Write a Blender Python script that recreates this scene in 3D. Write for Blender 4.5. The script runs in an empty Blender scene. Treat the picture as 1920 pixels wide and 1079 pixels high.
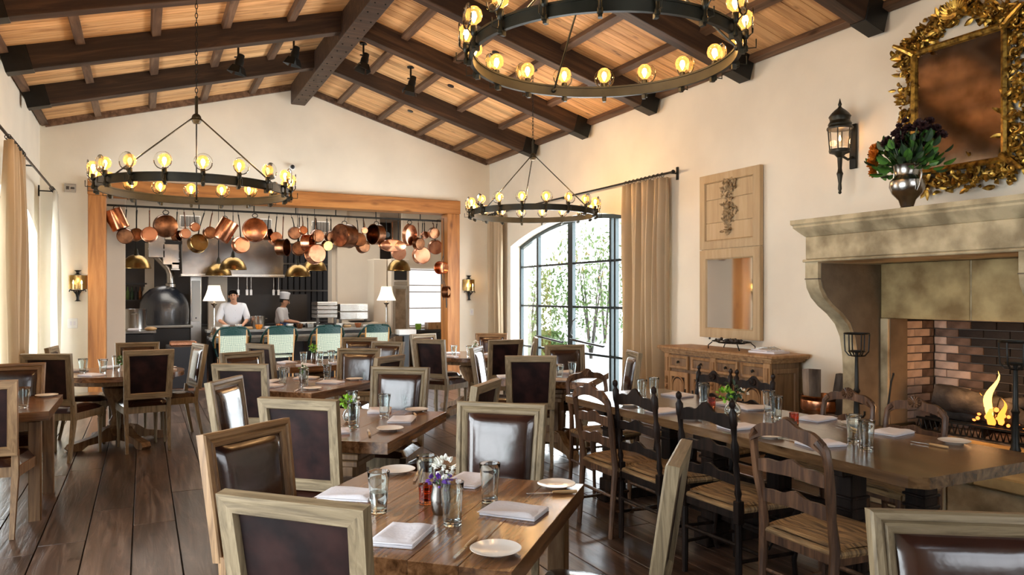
import bpy, math, random
from mathutils import Vector, Matrix, Euler
random.seed(7)
PI = math.pi
SC = bpy.context.scene
COL = SC.collection

# ------------------------------------------------------------------ camera, world, exposure
cam = bpy.data.cameras.new('camera'); cam.sensor_width = 36.0
cam.lens = 36.0 * 1388.0 / 1920.0
cam.shift_y = 16.5 / 1920.0
cam.clip_start = 0.05; cam.clip_end = 300
camo = bpy.data.objects.new('camera', cam); COL.objects.link(camo)
camo.location = (0, 0, 1.55); camo.rotation_euler = (PI / 2, 0, -math.radians(26.475))
SC.camera = camo
SC.view_settings.view_transform = 'Standard'; SC.view_settings.look = 'None'
SC.view_settings.gamma = 1.0; SC.view_settings.use_curve_mapping = False
SC.view_settings.exposure = 0.28
SC.cycles.max_bounces = 7; SC.cycles.diffuse_bounces = 4; SC.cycles.glossy_bounces = 3
SC.cycles.transmission_bounces = 9; SC.cycles.transparent_max_bounces = 10
SC.cycles.caustics_reflective = False; SC.cycles.caustics_refractive = False
SC.cycles.sample_clamp_indirect = 6.0

W = bpy.data.worlds.new('sky'); SC.world = W; W.use_nodes = True
wn = W.node_tree.nodes; wl = W.node_tree.links
bg = wn['Background']; bg.inputs['Strength'].default_value = 5.0
tc = wn.new('ShaderNodeTexCoord'); sx = wn.new('ShaderNodeSeparateXYZ'); cr = wn.new('ShaderNodeValToRGB')
wl.new(tc.outputs['Generated'], sx.inputs[0]); wl.new(sx.outputs['Z'], cr.inputs[0]); wl.new(cr.outputs[0], bg.inputs[0])
cr.color_ramp.elements[0].color = (0.95, 0.97, 1.0, 1); cr.color_ramp.elements[1].color = (0.72, 0.84, 1.0, 1)

def area(name, loc, rot, sx_, sy_, power, color=(1, 1, 1), portal=False, spread=None):
    l = bpy.data.lights.new(name, 'AREA'); l.shape = 'RECTANGLE'; l.size = sx_; l.size_y = sy_
    l.energy = power; l.color = color
    if portal: l.cycles.is_portal = True
    if spread: l.spread = spread
    o = bpy.data.objects.new(name, l); COL.objects.link(o); o.location = loc; o.rotation_euler = rot
    return o
def point(name, loc, power, color=(1, .72, .42), r=.12):
    l = bpy.data.lights.new(name, 'POINT'); l.energy = power; l.color = color; l.shadow_soft_size = r
    o = bpy.data.objects.new(name, l); COL.objects.link(o); o.location = loc
    return o
# daylight entering by the glazed doors of both long sides, plus an added fill behind the camera
area('daylight_right', (6.45, 9.9, 1.5), (0, PI / 2, 0), 2.6, 4.2, 430, (0.93, .96, 1))
area('daylight_left', (-1.83, 10.5, 1.5), (0, -PI / 2, 0), 2.6, 4.2, 300, (0.93, .96, 1))
area('daylight_left_front', (-1.83, 3.0, 1.5), (0, -PI / 2, 0), 2.6, 4.6, 175, (0.93, .96, 1))
area('fill_rear', (2.7, -3.6, 2.3), (-PI / 2, 0, 0), 3.8, 1.8, 90, (1, .97, .93))  # added soft fill lamp, set outside the unseen rear opening
# the kitchen's own ceiling lights
area('kitchen_light', (2.3, 15.2, 3.5), (0, 0, 0), 5.0, 1.6, 85, (1, .93, .82))
area('kitchen_light', (2.6, 18.3, 3.5), (0, 0, 0), 5.5, 1.6, 60, (1, .95, .88))

# ------------------------------------------------------------------ materials
def nm(name):
    m = bpy.data.materials.new(name); m.use_nodes = True
    return m, m.node_tree.nodes, m.node_tree.links, m.node_tree.nodes['Principled BSDF']
def mat(name, c, rough=.5, metal=0, spec=.5, var=0, vscale=8, bump=0, bscale=40, emit=None, es=0, coat=0, stretch=(1, 1, 1), c2=None, contrast=(.35, .65)):
    m, n, l, b = nm(name)
    b.inputs['Base Color'].default_value = (*c, 1); b.inputs['Roughness'].default_value = rough
    b.inputs['Metallic'].default_value = metal; b.inputs['Specular IOR Level'].default_value = spec
    if coat: b.inputs['Coat Weight'].default_value = coat; b.inputs['Coat Roughness'].default_value = .12
    if emit: b.inputs['Emission Color'].default_value = (*emit, 1); b.inputs['Emission Strength'].default_value = es
    t = n.new('ShaderNodeTexCoord'); mp = n.new('ShaderNodeMapping'); mp.inputs['Scale'].default_value = stretch
    l.new(t.outputs['Object'], mp.inputs[0])
    if var or c2:
        nz = n.new('ShaderNodeTexNoise'); nz.inputs['Scale'].default_value = vscale; nz.inputs['Detail'].default_value = 5
        l.new(mp.outputs[0], nz.inputs['Vector'])
        r = n.new('ShaderNodeValToRGB'); l.new(nz.outputs['Fac'], r.inputs[0])
        r.color_ramp.elements[0].position = contrast[0]; r.color_ramp.elements[1].position = contrast[1]
        a = c2 if c2 else tuple(x * (1 - var) for x in c)
        r.color_ramp.elements[0].color = (*a, 1); r.color_ramp.elements[1].color = (*c, 1)
        l.new(r.outputs[0], b.inputs['Base Color'])
    if bump:
        nz = n.new('ShaderNodeTexNoise'); nz.inputs['Scale'].default_value = bscale; nz.inputs['Detail'].default_value = 3
        l.new(mp.outputs[0], nz.inputs['Vector'])
        bp = n.new('ShaderNodeBump'); bp.inputs['Strength'].default_value = bump; bp.inputs['Distance'].default_value = .01
        l.new(nz.outputs['Fac'], bp.inputs['Height']); l.new(bp.outputs[0], b.inputs['Normal'])
    return m
def wood(name, ca, cb, cc, rough=.45, axis=0, gs=1.0, rnd=.35, bump=.25, knots=True, coat=0, spec=.4):
    """grain runs along the given local axis; each object is shifted and toned by its own random number"""
    m, n, l, b = nm(name)
    b.inputs['Roughness'].default_value = rough; b.inputs['Specular IOR Level'].default_value = spec
    if coat: b.inputs['Coat Weight'].default_value = coat; b.inputs['Coat Roughness'].default_value = .15
    t = n.new('ShaderNodeTexCoord'); oi = n.new('ShaderNodeObjectInfo')
    mu = n.new('ShaderNodeVectorMath'); mu.operation = 'SCALE'; cx = n.new('ShaderNodeCombineXYZ')
    l.new(oi.outputs['Random'], cx.inputs[0]); l.new(oi.outputs['Random'], cx.inputs[1]); l.new(oi.outputs['Random'], cx.inputs[2])
    l.new(cx.outputs[0], mu.inputs[0]); mu.inputs['Scale'].default_value = 37
    ad = n.new('ShaderNodeVectorMath'); l.new(t.outputs['Object'], ad.inputs[0]); l.new(mu.outputs[0], ad.inputs[1])
    mp = n.new('ShaderNodeMapping'); s = [14 * gs] * 3; s[axis] = 1.1 * gs; mp.inputs['Scale'].default_value = s
    l.new(ad.outputs[0], mp.inputs[0])
    nz = n.new('ShaderNodeTexNoise'); nz.inputs['Scale'].default_value = 1; nz.inputs['Detail'].default_value = 7; nz.inputs['Distortion'].default_value = .7
    nz.inputs['Roughness'].default_value = .62
    l.new(mp.outputs[0], nz.inputs['Vector'])
    r = n.new('ShaderNodeValToRGB'); l.new(nz.outputs['Fac'], r.inputs[0])
    e = r.color_ramp.elements; e[0].position = .3; e[1].position = .72; e[0].color = (*ca, 1); e[1].color = (*cc, 1)
    k = e.new(.5); k.color = (*cb, 1)
    out = r.outputs[0]
    if knots:
        mp2 = n.new('ShaderNodeMapping'); s2 = [5.0 * gs] * 3; s2[axis] = 2.0 * gs; mp2.inputs['Scale'].default_value = s2
        l.new(ad.outputs[0], mp2.inputs[0])
        vo = n.new('ShaderNodeTexVoronoi'); vo.inputs['Scale'].default_value = 1; l.new(mp2.outputs[0], vo.inputs['Vector'])
        r2 = n.new('ShaderNodeValToRGB'); r2.color_ramp.elements[0].position = .05; r2.color_ramp.elements[1].position = .16
        r2.color_ramp.elements[0].color = (.25, .2, .16, 1); r2.color_ramp.elements[1].color = (1, 1, 1, 1)
        l.new(vo.outputs['Distance'], r2.inputs[0])
        mx = n.new('ShaderNodeMixRGB'); mx.blend_type = 'MULTIPLY'; mx.inputs[0].default_value = .8
        l.new(out, mx.inputs[1]); l.new(r2.outputs[0], mx.inputs[2]); out = mx.outputs[0]
    hs = n.new('ShaderNodeHueSaturation'); ma = n.new('ShaderNodeMapRange'); l.new(oi.outputs['Random'], ma.inputs[0])
    ma.inputs[3].default_value = 1 - rnd; ma.inputs[4].default_value = 1 + rnd * .6
    l.new(ma.outputs[0], hs.inputs['Value']); l.new(out, hs.inputs['Color']); l.new(hs.outputs[0], b.inputs['Base Color'])
    bp = n.new('ShaderNodeBump'); bp.inputs['Strength'].default_value = bump; bp.inputs['Distance'].default_value = .006
    l.new(nz.outputs['Fac'], bp.inputs['Height']); l.new(bp.outputs[0], b.inputs['Normal'])
    return m
def clear(name, tint=(1, 1, 1), ior=1.45, rough=0.0, gl=1.0, glow=None, gs=0):
    m, n, l, b = nm(name); n.remove(b)
    o = n['Material Output']; tr = n.new('ShaderNodeBsdfTransparent'); tr.inputs[0].default_value = (*tint, 1)
    g = n.new('ShaderNodeBsdfGlossy'); g.inputs['Roughness'].default_value = rough
    f = n.new('ShaderNodeFresnel'); f.inputs[0].default_value = ior
    mx = n.new('ShaderNodeMixShader'); mm = n.new('ShaderNodeMath'); mm.operation = 'MULTIPLY'; mm.inputs[1].default_value = gl
    l.new(f.outputs[0], mm.inputs[0]); l.new(mm.outputs[0], mx.inputs[0]); l.new(tr.outputs[0], mx.inputs[1]); l.new(g.outputs[0], mx.inputs[2])
    out = mx.outputs[0]
    if glow:
        e = n.new('ShaderNodeEmission'); e.inputs[0].default_value = (*glow, 1); e.inputs[1].default_value = gs
        a = n.new('ShaderNodeAddShader'); l.new(out, a.inputs[0]); l.new(e.outputs[0], a.inputs[1]); out = a.outputs[0]
    l.new(out, o.inputs[0]); return m
def glass(name, tint=(.93, .98, .97)):
    m, n, l, b = nm(name); b.inputs['Base Color'].default_value = (*tint, 1); b.inputs['Transmission Weight'].default_value = 1
    b.inputs['Roughness'].default_value = .01; b.inputs['IOR'].default_value = 1.45; return m
def emis(name, c, s):
    m, n, l, b = nm(name); n.remove(b); e = n.new('ShaderNodeEmission'); e.inputs[0].default_value = (*c, 1); e.inputs[1].default_value = s
    l.new(e.outputs[0], n['Material Output'].inputs[0]); return m

M = {}
M['plaster'] = mat('plaster', (.86, .79, .655), .85, var=.10, vscale=1.3, bump=.25, bscale=9)
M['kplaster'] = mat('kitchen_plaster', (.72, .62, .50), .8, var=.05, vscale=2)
M['ceil_plank'] = wood('ceiling_plank_wood', (.40, .19, .075), (.68, .38, .165), (.86, .55, .27), .6, 0, 1.3, .22, .2)
M['beam'] = wood('dark_beam_wood', (.014, .007, .004), (.036, .018, .010), (.10, .052, .028), .55, 0, .8, .2, .5, False)
M['batten'] = wood('batten_wood', (.05, .025, .014), (.12, .065, .036), (.22, .13, .075), .6, 1, 1, .3, .4)
M['post'] = wood('orange_timber', (.20, .070, .016), (.42, .160, .038), (.56, .25, .07), .5, 2, .7, .08, .25)
M['lintel'] = wood('orange_lintel_timber', (.20, .070, .016), (.42, .160, .038), (.56, .25, .07), .5, 0, .7, .08, .25)
M['floor'] = wood('floor_plank_wood', (.020, .011, .007), (.068, .038, .025), (.19, .125, .088), .28, 1, 1.3, .4, .6, True, .2)
M['oak'] = wood('limed_oak', (.10, .070, .036), (.225, .165, .092), (.34, .26, .155), .55, 2, 3.6, .12, .3, False)
M['oakx'] = wood('limed_oak_rail', (.10, .070, .036), (.225, .165, .092), (.34, .26, .155), .55, 0, 3.6, .12, .3, False)
M['oakwarmx'] = wood('honey_oak_rail', (.12, .060, .024), (.24, .135, .06), (.36, .215, .10), .5, 0, 3.2, .1, .3, False)
M['oakwarm'] = wood('honey_oak', (.12, .060, .024), (.24, .135, .06), (.36, .215, .10), .5, 2, 3.2, .1, .3, False)
M['table'] = wood('table_plank_wood', (.060, .024, .009), (.20, .088, .033), (.38, .195, .085), .24, 0, 1.8, .2, .2, True, .35)
M['tableedge'] = wood('table_base_wood', (.10, .05, .022), (.22, .12, .055), (.36, .22, .11), .5, 2, 1.6, .15, .3, False)
M['darktable'] = wood('dark_table_wood', (.035, .016, .006), (.115, .060, .025), (.24, .14, .062), .2, 1, 1.2, .14, .15, True, .4)
M['blackwood'] = wood('near_black_wood', (.005, .003, .0025), (.013, .008, .006), (.035, .019, .013), .42, 2, 1.5, .15, .3, False, .0, .14)
M['walnut'] = wood('carved_walnut', (.025, .011, .006), (.075, .035, .017), (.18, .09, .045), .40, 2, 2, .15, .3, False, .06, .3)
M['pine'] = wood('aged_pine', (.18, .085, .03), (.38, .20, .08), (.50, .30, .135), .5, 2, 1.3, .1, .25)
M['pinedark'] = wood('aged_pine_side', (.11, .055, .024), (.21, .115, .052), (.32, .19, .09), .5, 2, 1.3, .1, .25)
M['panelwood'] = wood('pale_panel_wood', (.43, .30, .165), (.50, .36, .20), (.56, .42, .25), .6, 2, 1, .05, .15, False)
M['carving'] = mat('carved_panel_wood', (.42, .29, .15), .6, c2=(.20, .13, .06), vscale=30)
M['leather'] = mat('glossy_brown_leather', (.036, .012, .007), .20, spec=.7, var=.5, vscale=6, bump=.12, bscale=18, coat=.35)
M['leatherback'] = mat('brown_leather_back', (.034, .013, .011), .5, spec=.13, c2=(.009, .004, .004), vscale=7, bump=.3, bscale=12, contrast=(.4, .7))
M['rush'] = mat('woven_rush', (.42, .25, .10), .7, c2=(.10, .055, .022), vscale=3, bump=1, bscale=12, stretch=(1.5, 26, 1))
M['iron'] = mat('black_iron', (.018, .018, .016), .42, .6, var=.3)
M['iron2'] = mat('bronzed_iron', (.030, .028, .018), .42, .5, var=.4)
M['brass'] = mat('aged_brass', (.42, .27, .10), .26, 1, var=.6, vscale=5)
M['copper'] = mat('copper', (.78, .33, .17), .22, 1, c2=(.30, .11, .055), vscale=7, contrast=(.25, .6), stretch=(1, 1, 1))
M['copperbright'] = mat('bright_copper', (.86, .43, .26), .26, 1, c2=(.50, .20, .11), vscale=8, contrast=(.25, .55))
M['copperdark'] = mat('tarnished_copper', (.34, .15, .07), .3, 1, c2=(.10, .045, .025), vscale=8)
M['tin'] = mat('tin_lining', (.30, .27, .24), .35, 1)
M['steel'] = mat('stainless_steel', (.52, .50, .47), .25, 1, var=.12, vscale=3)
M['darksteel'] = mat('dark_steel', (.12, .11, .10), .3, 1)
M['pewter'] = mat('pewter', (.40, .38, .35), .22, 1, var=.3, vscale=9)
M['gold'] = mat('gilded_carving', (.62, .38, .075), .34, .85, c2=(.12, .06, .015), vscale=22, contrast=(.35, .6))
M['stone'] = mat('limestone', (.52, .43, .27), .85, c2=(.24, .19, .11), vscale=4.5, bump=.6, bscale=22, contrast=(.36, .6))
M['stone2'] = mat('ochre_stone', (.50, .375, .175), .85, c2=(.23, .15, .06), vscale=3.6, bump=.5, bscale=20, contrast=(.36, .64))
M['stonedark'] = mat('dark_brown_stone', (.20, .155, .10), .85, c2=(.11, .085, .055), vscale=3, bump=.4, bscale=20)
M['brick'] = mat('firebrick', (.56, .45, .38), .85, var=.3, vscale=6, bump=.4, bscale=40)
M['brickdark'] = mat('soot_black_brick', (.014, .012, .012), .9, var=.4, vscale=6, bump=.4, bscale=40)
M['brickmid'] = mat('smoked_brick', (.16, .11, .085), .9, var=.5, vscale=9, bump=.4, bscale=40)
M['mortar'] = mat('mortar', (.17, .145, .12), .95)
M['hoodsteel'] = mat('brushed_hood_steel', (.26, .24, .22), .22, 1, var=.3, vscale=2)
M['bark'] = mat('bark', (.11, .09, .075), .9, c2=(.02, .016, .014), vscale=9, bump=1, bscale=18, stretch=(1, 1, .3))
M['splitwood'] = mat('pale_split_wood', (.45, .36, .28), .8, c2=(.08, .06, .05), vscale=6, bump=.8, bscale=20, stretch=(1, 1, .25))
M['char'] = mat('charred_log', (.05, .045, .042), .9, c2=(.010, .009, .009), vscale=9, bump=1, bscale=25)
M['ash'] = mat('ash', (.16, .14, .14), .95, var=.5, vscale=12, bump=.6)
M['flame'] = emis('flame', (1, .30, .04), 2.2)
M['flamecore'] = emis('flame_core', (1, .55, .12), 3.2)
M['ember'] = emis('ember', (1, .22, .04), 3.0)
M['candle'] = mat('candle_wax', (.85, .74, .5), .5, emit=(1, .7, .35), es=.25)
M['candleflame'] = emis('candle_bulb', (1, .62, .25), 14)
M['filament'] = emis('glowing_filament', (1, .70, .36), 30)
M['amberglass'] = clear('amber_glass', (1, .74, .38), 1.5, .02, .6, (1, .50, .14), .55)
M['clearglass'] = clear('clear_lens_glass', (.97, .97, .95), 1.45, 0, .9)
M['window_glass'] = clear('window_glass', (.97, .99, .99), 1.4, 0, .25)
M['tumbler'] = glass('tumbler_glass', (.90, .97, .96))
M['amber_cup'] = glass('amber_cup_glass', (.75, .20, .05))
M['water'] = glass('water', (.97, .99, 1))
M['linen'] = mat('white_linen', (.74, .72, .75), .85, var=.06, bump=.2, bscale=60)
M['china'] = mat('white_china', (.78, .73, .66), .18, coat=.3)
M['bone'] = mat('knife_handle', (.50, .31, .14), .35)
M['curtain'] = mat('sand_curtain', (.56, .44, .29), .85, var=.08, vscale=3)
M['sheer'] = mat('cream_curtain', (.80, .76, .66), .85)
def cloth(name, c, tr):
    m = mat(name, c, .85, var=.06, vscale=3); n, l = m.node_tree.nodes, m.node_tree.links; b = n['Principled BSDF']
    t = n.new('ShaderNodeBsdfTranslucent'); t.inputs[0].default_value = (*c, 1); mx = n.new('ShaderNodeMixShader'); mx.inputs[0].default_value = tr
    l.new(b.outputs[0], mx.inputs[1]); l.new(t.outputs[0], mx.inputs[2]); l.new(mx.outputs[0], n['Material Output'].inputs[0]); return m
M['curtain'] = cloth('sand_curtain', (.56, .44, .29), .18); M['sheer'] = cloth('cream_curtain', (.84, .80, .70), .45)
M['mframe'] = mat('window_frame_steel', (.020, .030, .032), .4, .4)
M['mirror'] = mat('mirror_glass', (.75, .75, .74), .04, 1)
M['oldmirror'] = mat('aged_mirror_glass', (.44, .35, .28), .09, 1, c2=(.20, .15, .115), vscale=5, contrast=(.3, .6))
M['green'] = mat('leaf_green', (.10, .26, .035), .5, c2=(.03, .10, .02), vscale=20)
M['darkleaf'] = mat('dark_leaf', (.035, .085, .03), .5, c2=(.012, .03, .014), vscale=20)
M['lime'] = mat('lime_green', (.28, .52, .04), .5, c2=(.16, .36, .02), vscale=20)
M['orangefl'] = mat('orange_flower', (.80, .27, .02), .6, c2=(.5, .14, .01), vscale=40)
M['plumfl'] = mat('dark_plum_flower', (.035, .012, .014), .6)
M['whitefl'] = mat('white_flower', (.85, .85, .78), .6)
M['purplefl'] = mat('purple_flower', (.12, .03, .32), .6)
M['outleaf'] = mat('garden_foliage', (.16, .24, .07), .8, c2=(.09, .15, .04), vscale=4)
M['outleaf2'] = mat('pale_garden_foliage', (.34, .36, .20), .8, c2=(.2, .25, .12), vscale=4)
M['ground'] = mat('pale_terrace', (.55, .52, .46), .9, var=.1)
M['kback'] = mat('dark_kitchen_tile', (.030, .022, .018), .3, var=.4, vscale=3)
M['kdark'] = mat('kitchen_black', (.012, .012, .014), .35)
M['kfloor'] = mat('kitchen_floor_tile', (.26, .11, .055), .5, var=.3, vscale=3)
M['ktop'] = mat('counter_stone', (.30, .29, .27), .25, var=.2, vscale=10)
M['domeblack'] = mat('black_mosaic_dome', (.020, .024, .034), .16, spec=.9, bump=.5, bscale=60, coat=.5)
M['white'] = mat('white_paint', (.80, .79, .76), .5)
M['shade'] = mat('lit_lamp_shade', (.85, .78, .68), .8, emit=(1, .86, .68), es=.9)
M['skin'] = mat('skin', (.55, .28, .17), .5)
M['hair'] = mat('black_hair', (.012, .010, .009), .5)
M['jacket'] = mat('white_chef_jacket', (.74, .74, .78), .8, bump=.3, bscale=14)
M['apron'] = mat('blue_apron', (.08, .16, .42), .8)
M['trouser'] = mat('dark_trousers', (.03, .03, .035), .8)
M['greenband'] = mat('dark_green_weave', (.006, .045, .040), .35, bump=.8, bscale=60)
M['rattan'] = mat('rattan_cane', (.50, .25, .07), .35, coat=.2)
def weave():
    m, n, l, b = nm('pale_green_weave'); b.inputs['Roughness'].default_value = .5
    t = n.new('ShaderNodeTexCoord'); mp = n.new('ShaderNodeMapping'); mp.inputs['Rotation'].default_value = (0, PI / 4, 0)
    l.new(t.outputs['Object'], mp.inputs[0]); c = n.new('ShaderNodeTexChecker'); c.inputs['Scale'].default_value = 52
    c.inputs[1].default_value = (.66, .70, .55, 1); c.inputs[2].default_value = (.30, .40, .32, 1)
    l.new(mp.outputs[0], c.inputs[0]); l.new(c.outputs[0], b.inputs['Base Color']); return m
M['weave'] = weave()

# ------------------------------------------------------------------ mesh builder
class MB:
    def __init__(s): s.v = []; s.f = []; s.sm = []; s.mi = []
    def add(s, vs, fs, sm=False, T=None, mi=0):
        o = len(s.v)
        for p in vs:
            p = Vector(p)
            s.v.append(tuple(T @ p) if T is not None else tuple(p))
        for f in fs: s.f.append([i + o for i in f]); s.sm.append(sm); s.mi.append(mi)
        return s
    def box(s, c, d, T=None, b=0, mi=0, rot=None):
        """box by centre and size, optionally with chamfered long edges"""
        x, y, z = (q / 2 for q in d)
        if rot is not None:
            R = Matrix.Translation(Vector(c)) @ Euler(rot).to_matrix().to_4x4(); T = (T @ R) if T is not None else R; c = (0, 0, 0)
        if b <= 0:
            vs = [(c[0] + i * x, c[1] + j * y, c[2] + k * z) for i in (-1, 1) for j in (-1, 1) for k in (-1, 1)]
            return s.add(vs, [(0, 1, 3, 2), (4, 6, 7, 5), (0, 4, 5, 1), (2, 3, 7, 6), (0, 2, 6, 4), (1, 5, 7, 3)], False, T, mi)
        vs = []; idx = {}
        for i in (-1, 1):
            for j in (-1, 1):
                for k in (-1, 1):
                    for a in range(3):
                        q = [i * (x - b), j * (y - b), k * (z - b)]; q[a] = (i * x, j * y, k * z)[a]
                        idx[(i, j, k, a)] = len(vs); vs.append((c[0] + q[0], c[1] + q[1], c[2] + q[2]))
        fs = []
        for i in (-1, 1):
            fs.append([idx[(i, -1, -1, 0)], idx[(i, 1, -1, 0)], idx[(i, 1, 1, 0)], idx[(i, -1, 1, 0)]])
            fs.append([idx[(-1, i, -1, 1)], idx[(1, i, -1, 1)], idx[(1, i, 1, 1)], idx[(-1, i, 1, 1)]])
            fs.append([idx[(-1, -1, i, 2)], idx[(1, -1, i, 2)], idx[(1, 1, i, 2)], idx[(-1, 1, i, 2)]])
            for j in (-1, 1):
                fs.append([idx[(i, j, -1, 0)], idx[(i, j, 1, 0)], idx[(i, j, 1, 1)], idx[(i, j, -1, 1)]])
                fs.append([idx[(i, -1, j, 0)], idx[(i, 1, j, 0)], idx[(i, 1, j, 2)], idx[(i, -1, j, 2)]])
                fs.append([idx[(-1, i, j, 1)], idx[(1, i, j, 1)], idx[(1, i, j, 2)], idx[(-1, i, j, 2)]])
                for k in (-1, 1): fs.append([idx[(i, j, k, 0)], idx[(i, j, k, 1)], idx[(i, j, k, 2)]])
        return s.add(vs, fs, False, T, mi)
    def lathe(s, prof, n=16, T=None, sm=True, mi=0, sy=1.0, caps=True):
        vs = []; fs = []
        for r, z in prof:
            for i in range(n):
                a = 2 * PI * i / n; vs.append((r * math.cos(a), r * sy * math.sin(a), z))
        for k in range(len(prof) - 1):
            for i in range(n):
                j = (i + 1) % n; fs.append((k * n + i, k * n + j, (k + 1) * n + j, (k + 1) * n + i))
        s.add(vs, fs, sm, T, mi)
        if caps:
            o = len(vs)
            if prof[0][0] > 1e-5: s.add(vs[:n], [tuple(range(n))[::-1]], False, T, mi)
            if prof[-1][0] > 1e-5: s.add(vs[-n:], [tuple(range(n))], False, T, mi)
        return s
    def tube(s, pts, r, n=8, T=None, closed=False, sm=True, mi=0, sq=False):
        P = [Vector(p) for p in pts]; m = len(P); vs = []; fs = []
        up = Vector((0, 0, 1)); last = None
        for i, p in enumerate(P):
            a = P[(i - 1) % m] if (closed or i) else p; c = P[(i + 1) % m] if (closed or i < m - 1) else p
            t = (c - a).normalized()
            if last is None:
                u = up if abs(t.z) < .95 else Vector((0, 1, 0)); x = t.cross(u).normalized()
            else:
                x = (last - t * last.dot(t)).normalized()
            last = x; y = t.cross(x).normalized(); rr = r[i] if isinstance(r, (list, tuple)) else r
            for k in range(n):
                g = 2 * PI * (k + (.5 if sq else 0)) / n; vs.append(p + x * math.cos(g) * rr + y * math.sin(g) * rr)
        for i in range(m if closed else m - 1):
            for k in range(n):
                j = (i + 1) % m; l = (k + 1) % n; fs.append((i * n + k, i * n + l, j * n + l, j * n + k))
        s.add(vs, fs, sm, T, mi)
        if not closed: s.add(vs[:n], [tuple(range(n))[::-1]], False, T, mi); s.add(vs[-n:], [tuple(range(n))], False, T, mi)
        return s
    def prism(s, poly, h, T=None, mi=0, z0=0):
        """2-D outline in local XY extruded from z0 to z0+h"""
        n = len(poly); vs = [(p[0], p[1], z0) for p in poly] + [(p[0], p[1], z0 + h) for p in poly]
        fs = [tuple(range(n))[::-1], tuple(range(n, 2 * n))] + [(i, (i + 1) % n, n + (i + 1) % n, n + i) for i in range(n)]
        return s.add(vs, fs, False, T, mi)
    def ball(s, c, r, nu=12, nv=8, T=None, mi=0, sc=(1, 1, 1)):
        Tm = Matrix.Translation(Vector(c)) @ Matrix.Diagonal((*sc, 1)); Tm = T @ Tm if T is not None else Tm
        return s.lathe([(r * math.sin(PI * k / nv) + 1e-6, -r * math.cos(PI * k / nv)) for k in range(nv + 1)], nu, Tm, True, mi, caps=False)
    def grid(s, fn, nu, nv, sm=True, T=None, mi=0):
        vs = [fn(i / nu, j / nv) for j in range(nv + 1) for i in range(nu + 1)]
        fs = [(j * (nu + 1) + i, j * (nu + 1) + i + 1, (j + 1) * (nu + 1) + i + 1, (j + 1) * (nu + 1) + i) for j in range(nv) for i in range(nu)]
        return s.add(vs, fs, sm, T, mi)
    def frame(s, w, h, prof, T=None, mi=0, w2=None, rails=None):
        """mitred picture frame in local XZ, front toward +Y; prof = closed list of (inset, y)"""
        vs = []; n = len(prof)
        w2 = w if w2 is None else w2
        for ins, y in prof:
            vs += [(-w2 / 2 + ins, y, ins), (w2 / 2 - ins, y, ins), (w / 2 - ins, y, h - ins), (-w / 2 + ins, y, h - ins)]
        fs = []
        for k in range(n):
            l = (k + 1) % n
            for i in range(4):
                j = (i + 1) % 4; fs.append((k * 4 + i, k * 4 + j, l * 4 + j, l * 4 + i))
        s.add(vs, fs, False, T, mi)
        if rails is not None:
            for q in range(len(fs)):
                if q % 4 in (0, 2): s.mi[len(s.mi) - len(fs) + q] = rails
        return s
    def mesh(s, name, mats):
        me = bpy.data.meshes.new(name); me.from_pydata(s.v, [], s.f)
        for m in (mats if isinstance(mats, (list, tuple)) else [mats]): me.materials.append(M[m] if isinstance(m, str) else m)
        me.polygons.foreach_set('use_smooth', s.sm); me.polygons.foreach_set('material_index', s.mi); me.update(); me.set_sharp_from_angle(angle=.62); return me
def link(name, me, parent=None, loc=None, rot=None):
    o = bpy.data.objects.new(name, me); COL.objects.link(o)
    if parent: o.parent = parent
    if loc is not None: o.location = loc
    if rot is not None: o.rotation_euler = rot
    return o
def obj(name, mb, mats, parent=None, loc=None, rot=None): return link(name, mb.mesh(name, mats), parent, loc, rot)
def tag(o, label, cat, group=None):
    o['label'] = label; o['category'] = cat
    if group: o['group'] = group
    return o
def thing(name, label, cat, loc=(0, 0, 0), rz=0, group=None):
    o = bpy.data.objects.new(name, None); COL.objects.link(o); o.location = loc; o.rotation_euler = (0, 0, rz)
    o.empty_display_size = .1
    return tag(o, label, cat, group)
def struct(o): o['kind'] = 'structure'; return o
def copy_tree(root, loc, rz, label, group=None, sc=None):
    def cp(o, par):
        c = o.copy(); COL.objects.link(c); c.parent = par
        for ch in o.children: cp(ch, c)
        return c
    r = cp(root, None); r.location = loc; r.rotation_euler = (0, 0, rz); r['label'] = label
    if group: r['group'] = group
    if sc: r.scale = sc
    return r
class Kind:
    """first placement moves the built thing itself, later ones copy it with its parts"""
    def __init__(s, root): s.root = root; s.used = False
    def place(s, loc, rz, label, group=None, sc=None):
        if not s.used:
            s.used = True; r = s.root; r.location = loc; r.rotation_euler = (0, 0, rz); r['label'] = label
            if group: r['group'] = group
            if sc: r.scale = sc
            return r
        return copy_tree(s.root, loc, rz, label, group, sc)
def RX(a): return Matrix.Rotation(a, 4, 'X')
def RY(a): return Matrix.Rotation(a, 4, 'Y')
def RZ(a): return Matrix.Rotation(a, 4, 'Z')
def TR(x, y, z): return Matrix.Translation((x, y, z))

# ================================================================== THE ROOM
XL, XR, YB, YR = -1.38, 6.0, 13.02, -3.2
XC, ZE, ZR = 2.36, 4.16, 5.20
def zroof(x): return ZR - (ZR - ZE) * (abs(x - XC) / (XR - XC if x > XC else XC - XL))
YZ = Matrix(((0, 0, 1, 0), (1, 0, 0, 0), (0, 1, 0, 0), (0, 0, 0, 1)))   # local (x,y,z) -> world (z, x, y): outlines given as (Y, Z)
XZ = Matrix(((1, 0, 0, 0), (0, 0, 1, 0), (0, 1, 0, 0), (0, 0, 0, 1)))   # outlines given as (X, Z), extruded along Y
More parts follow.
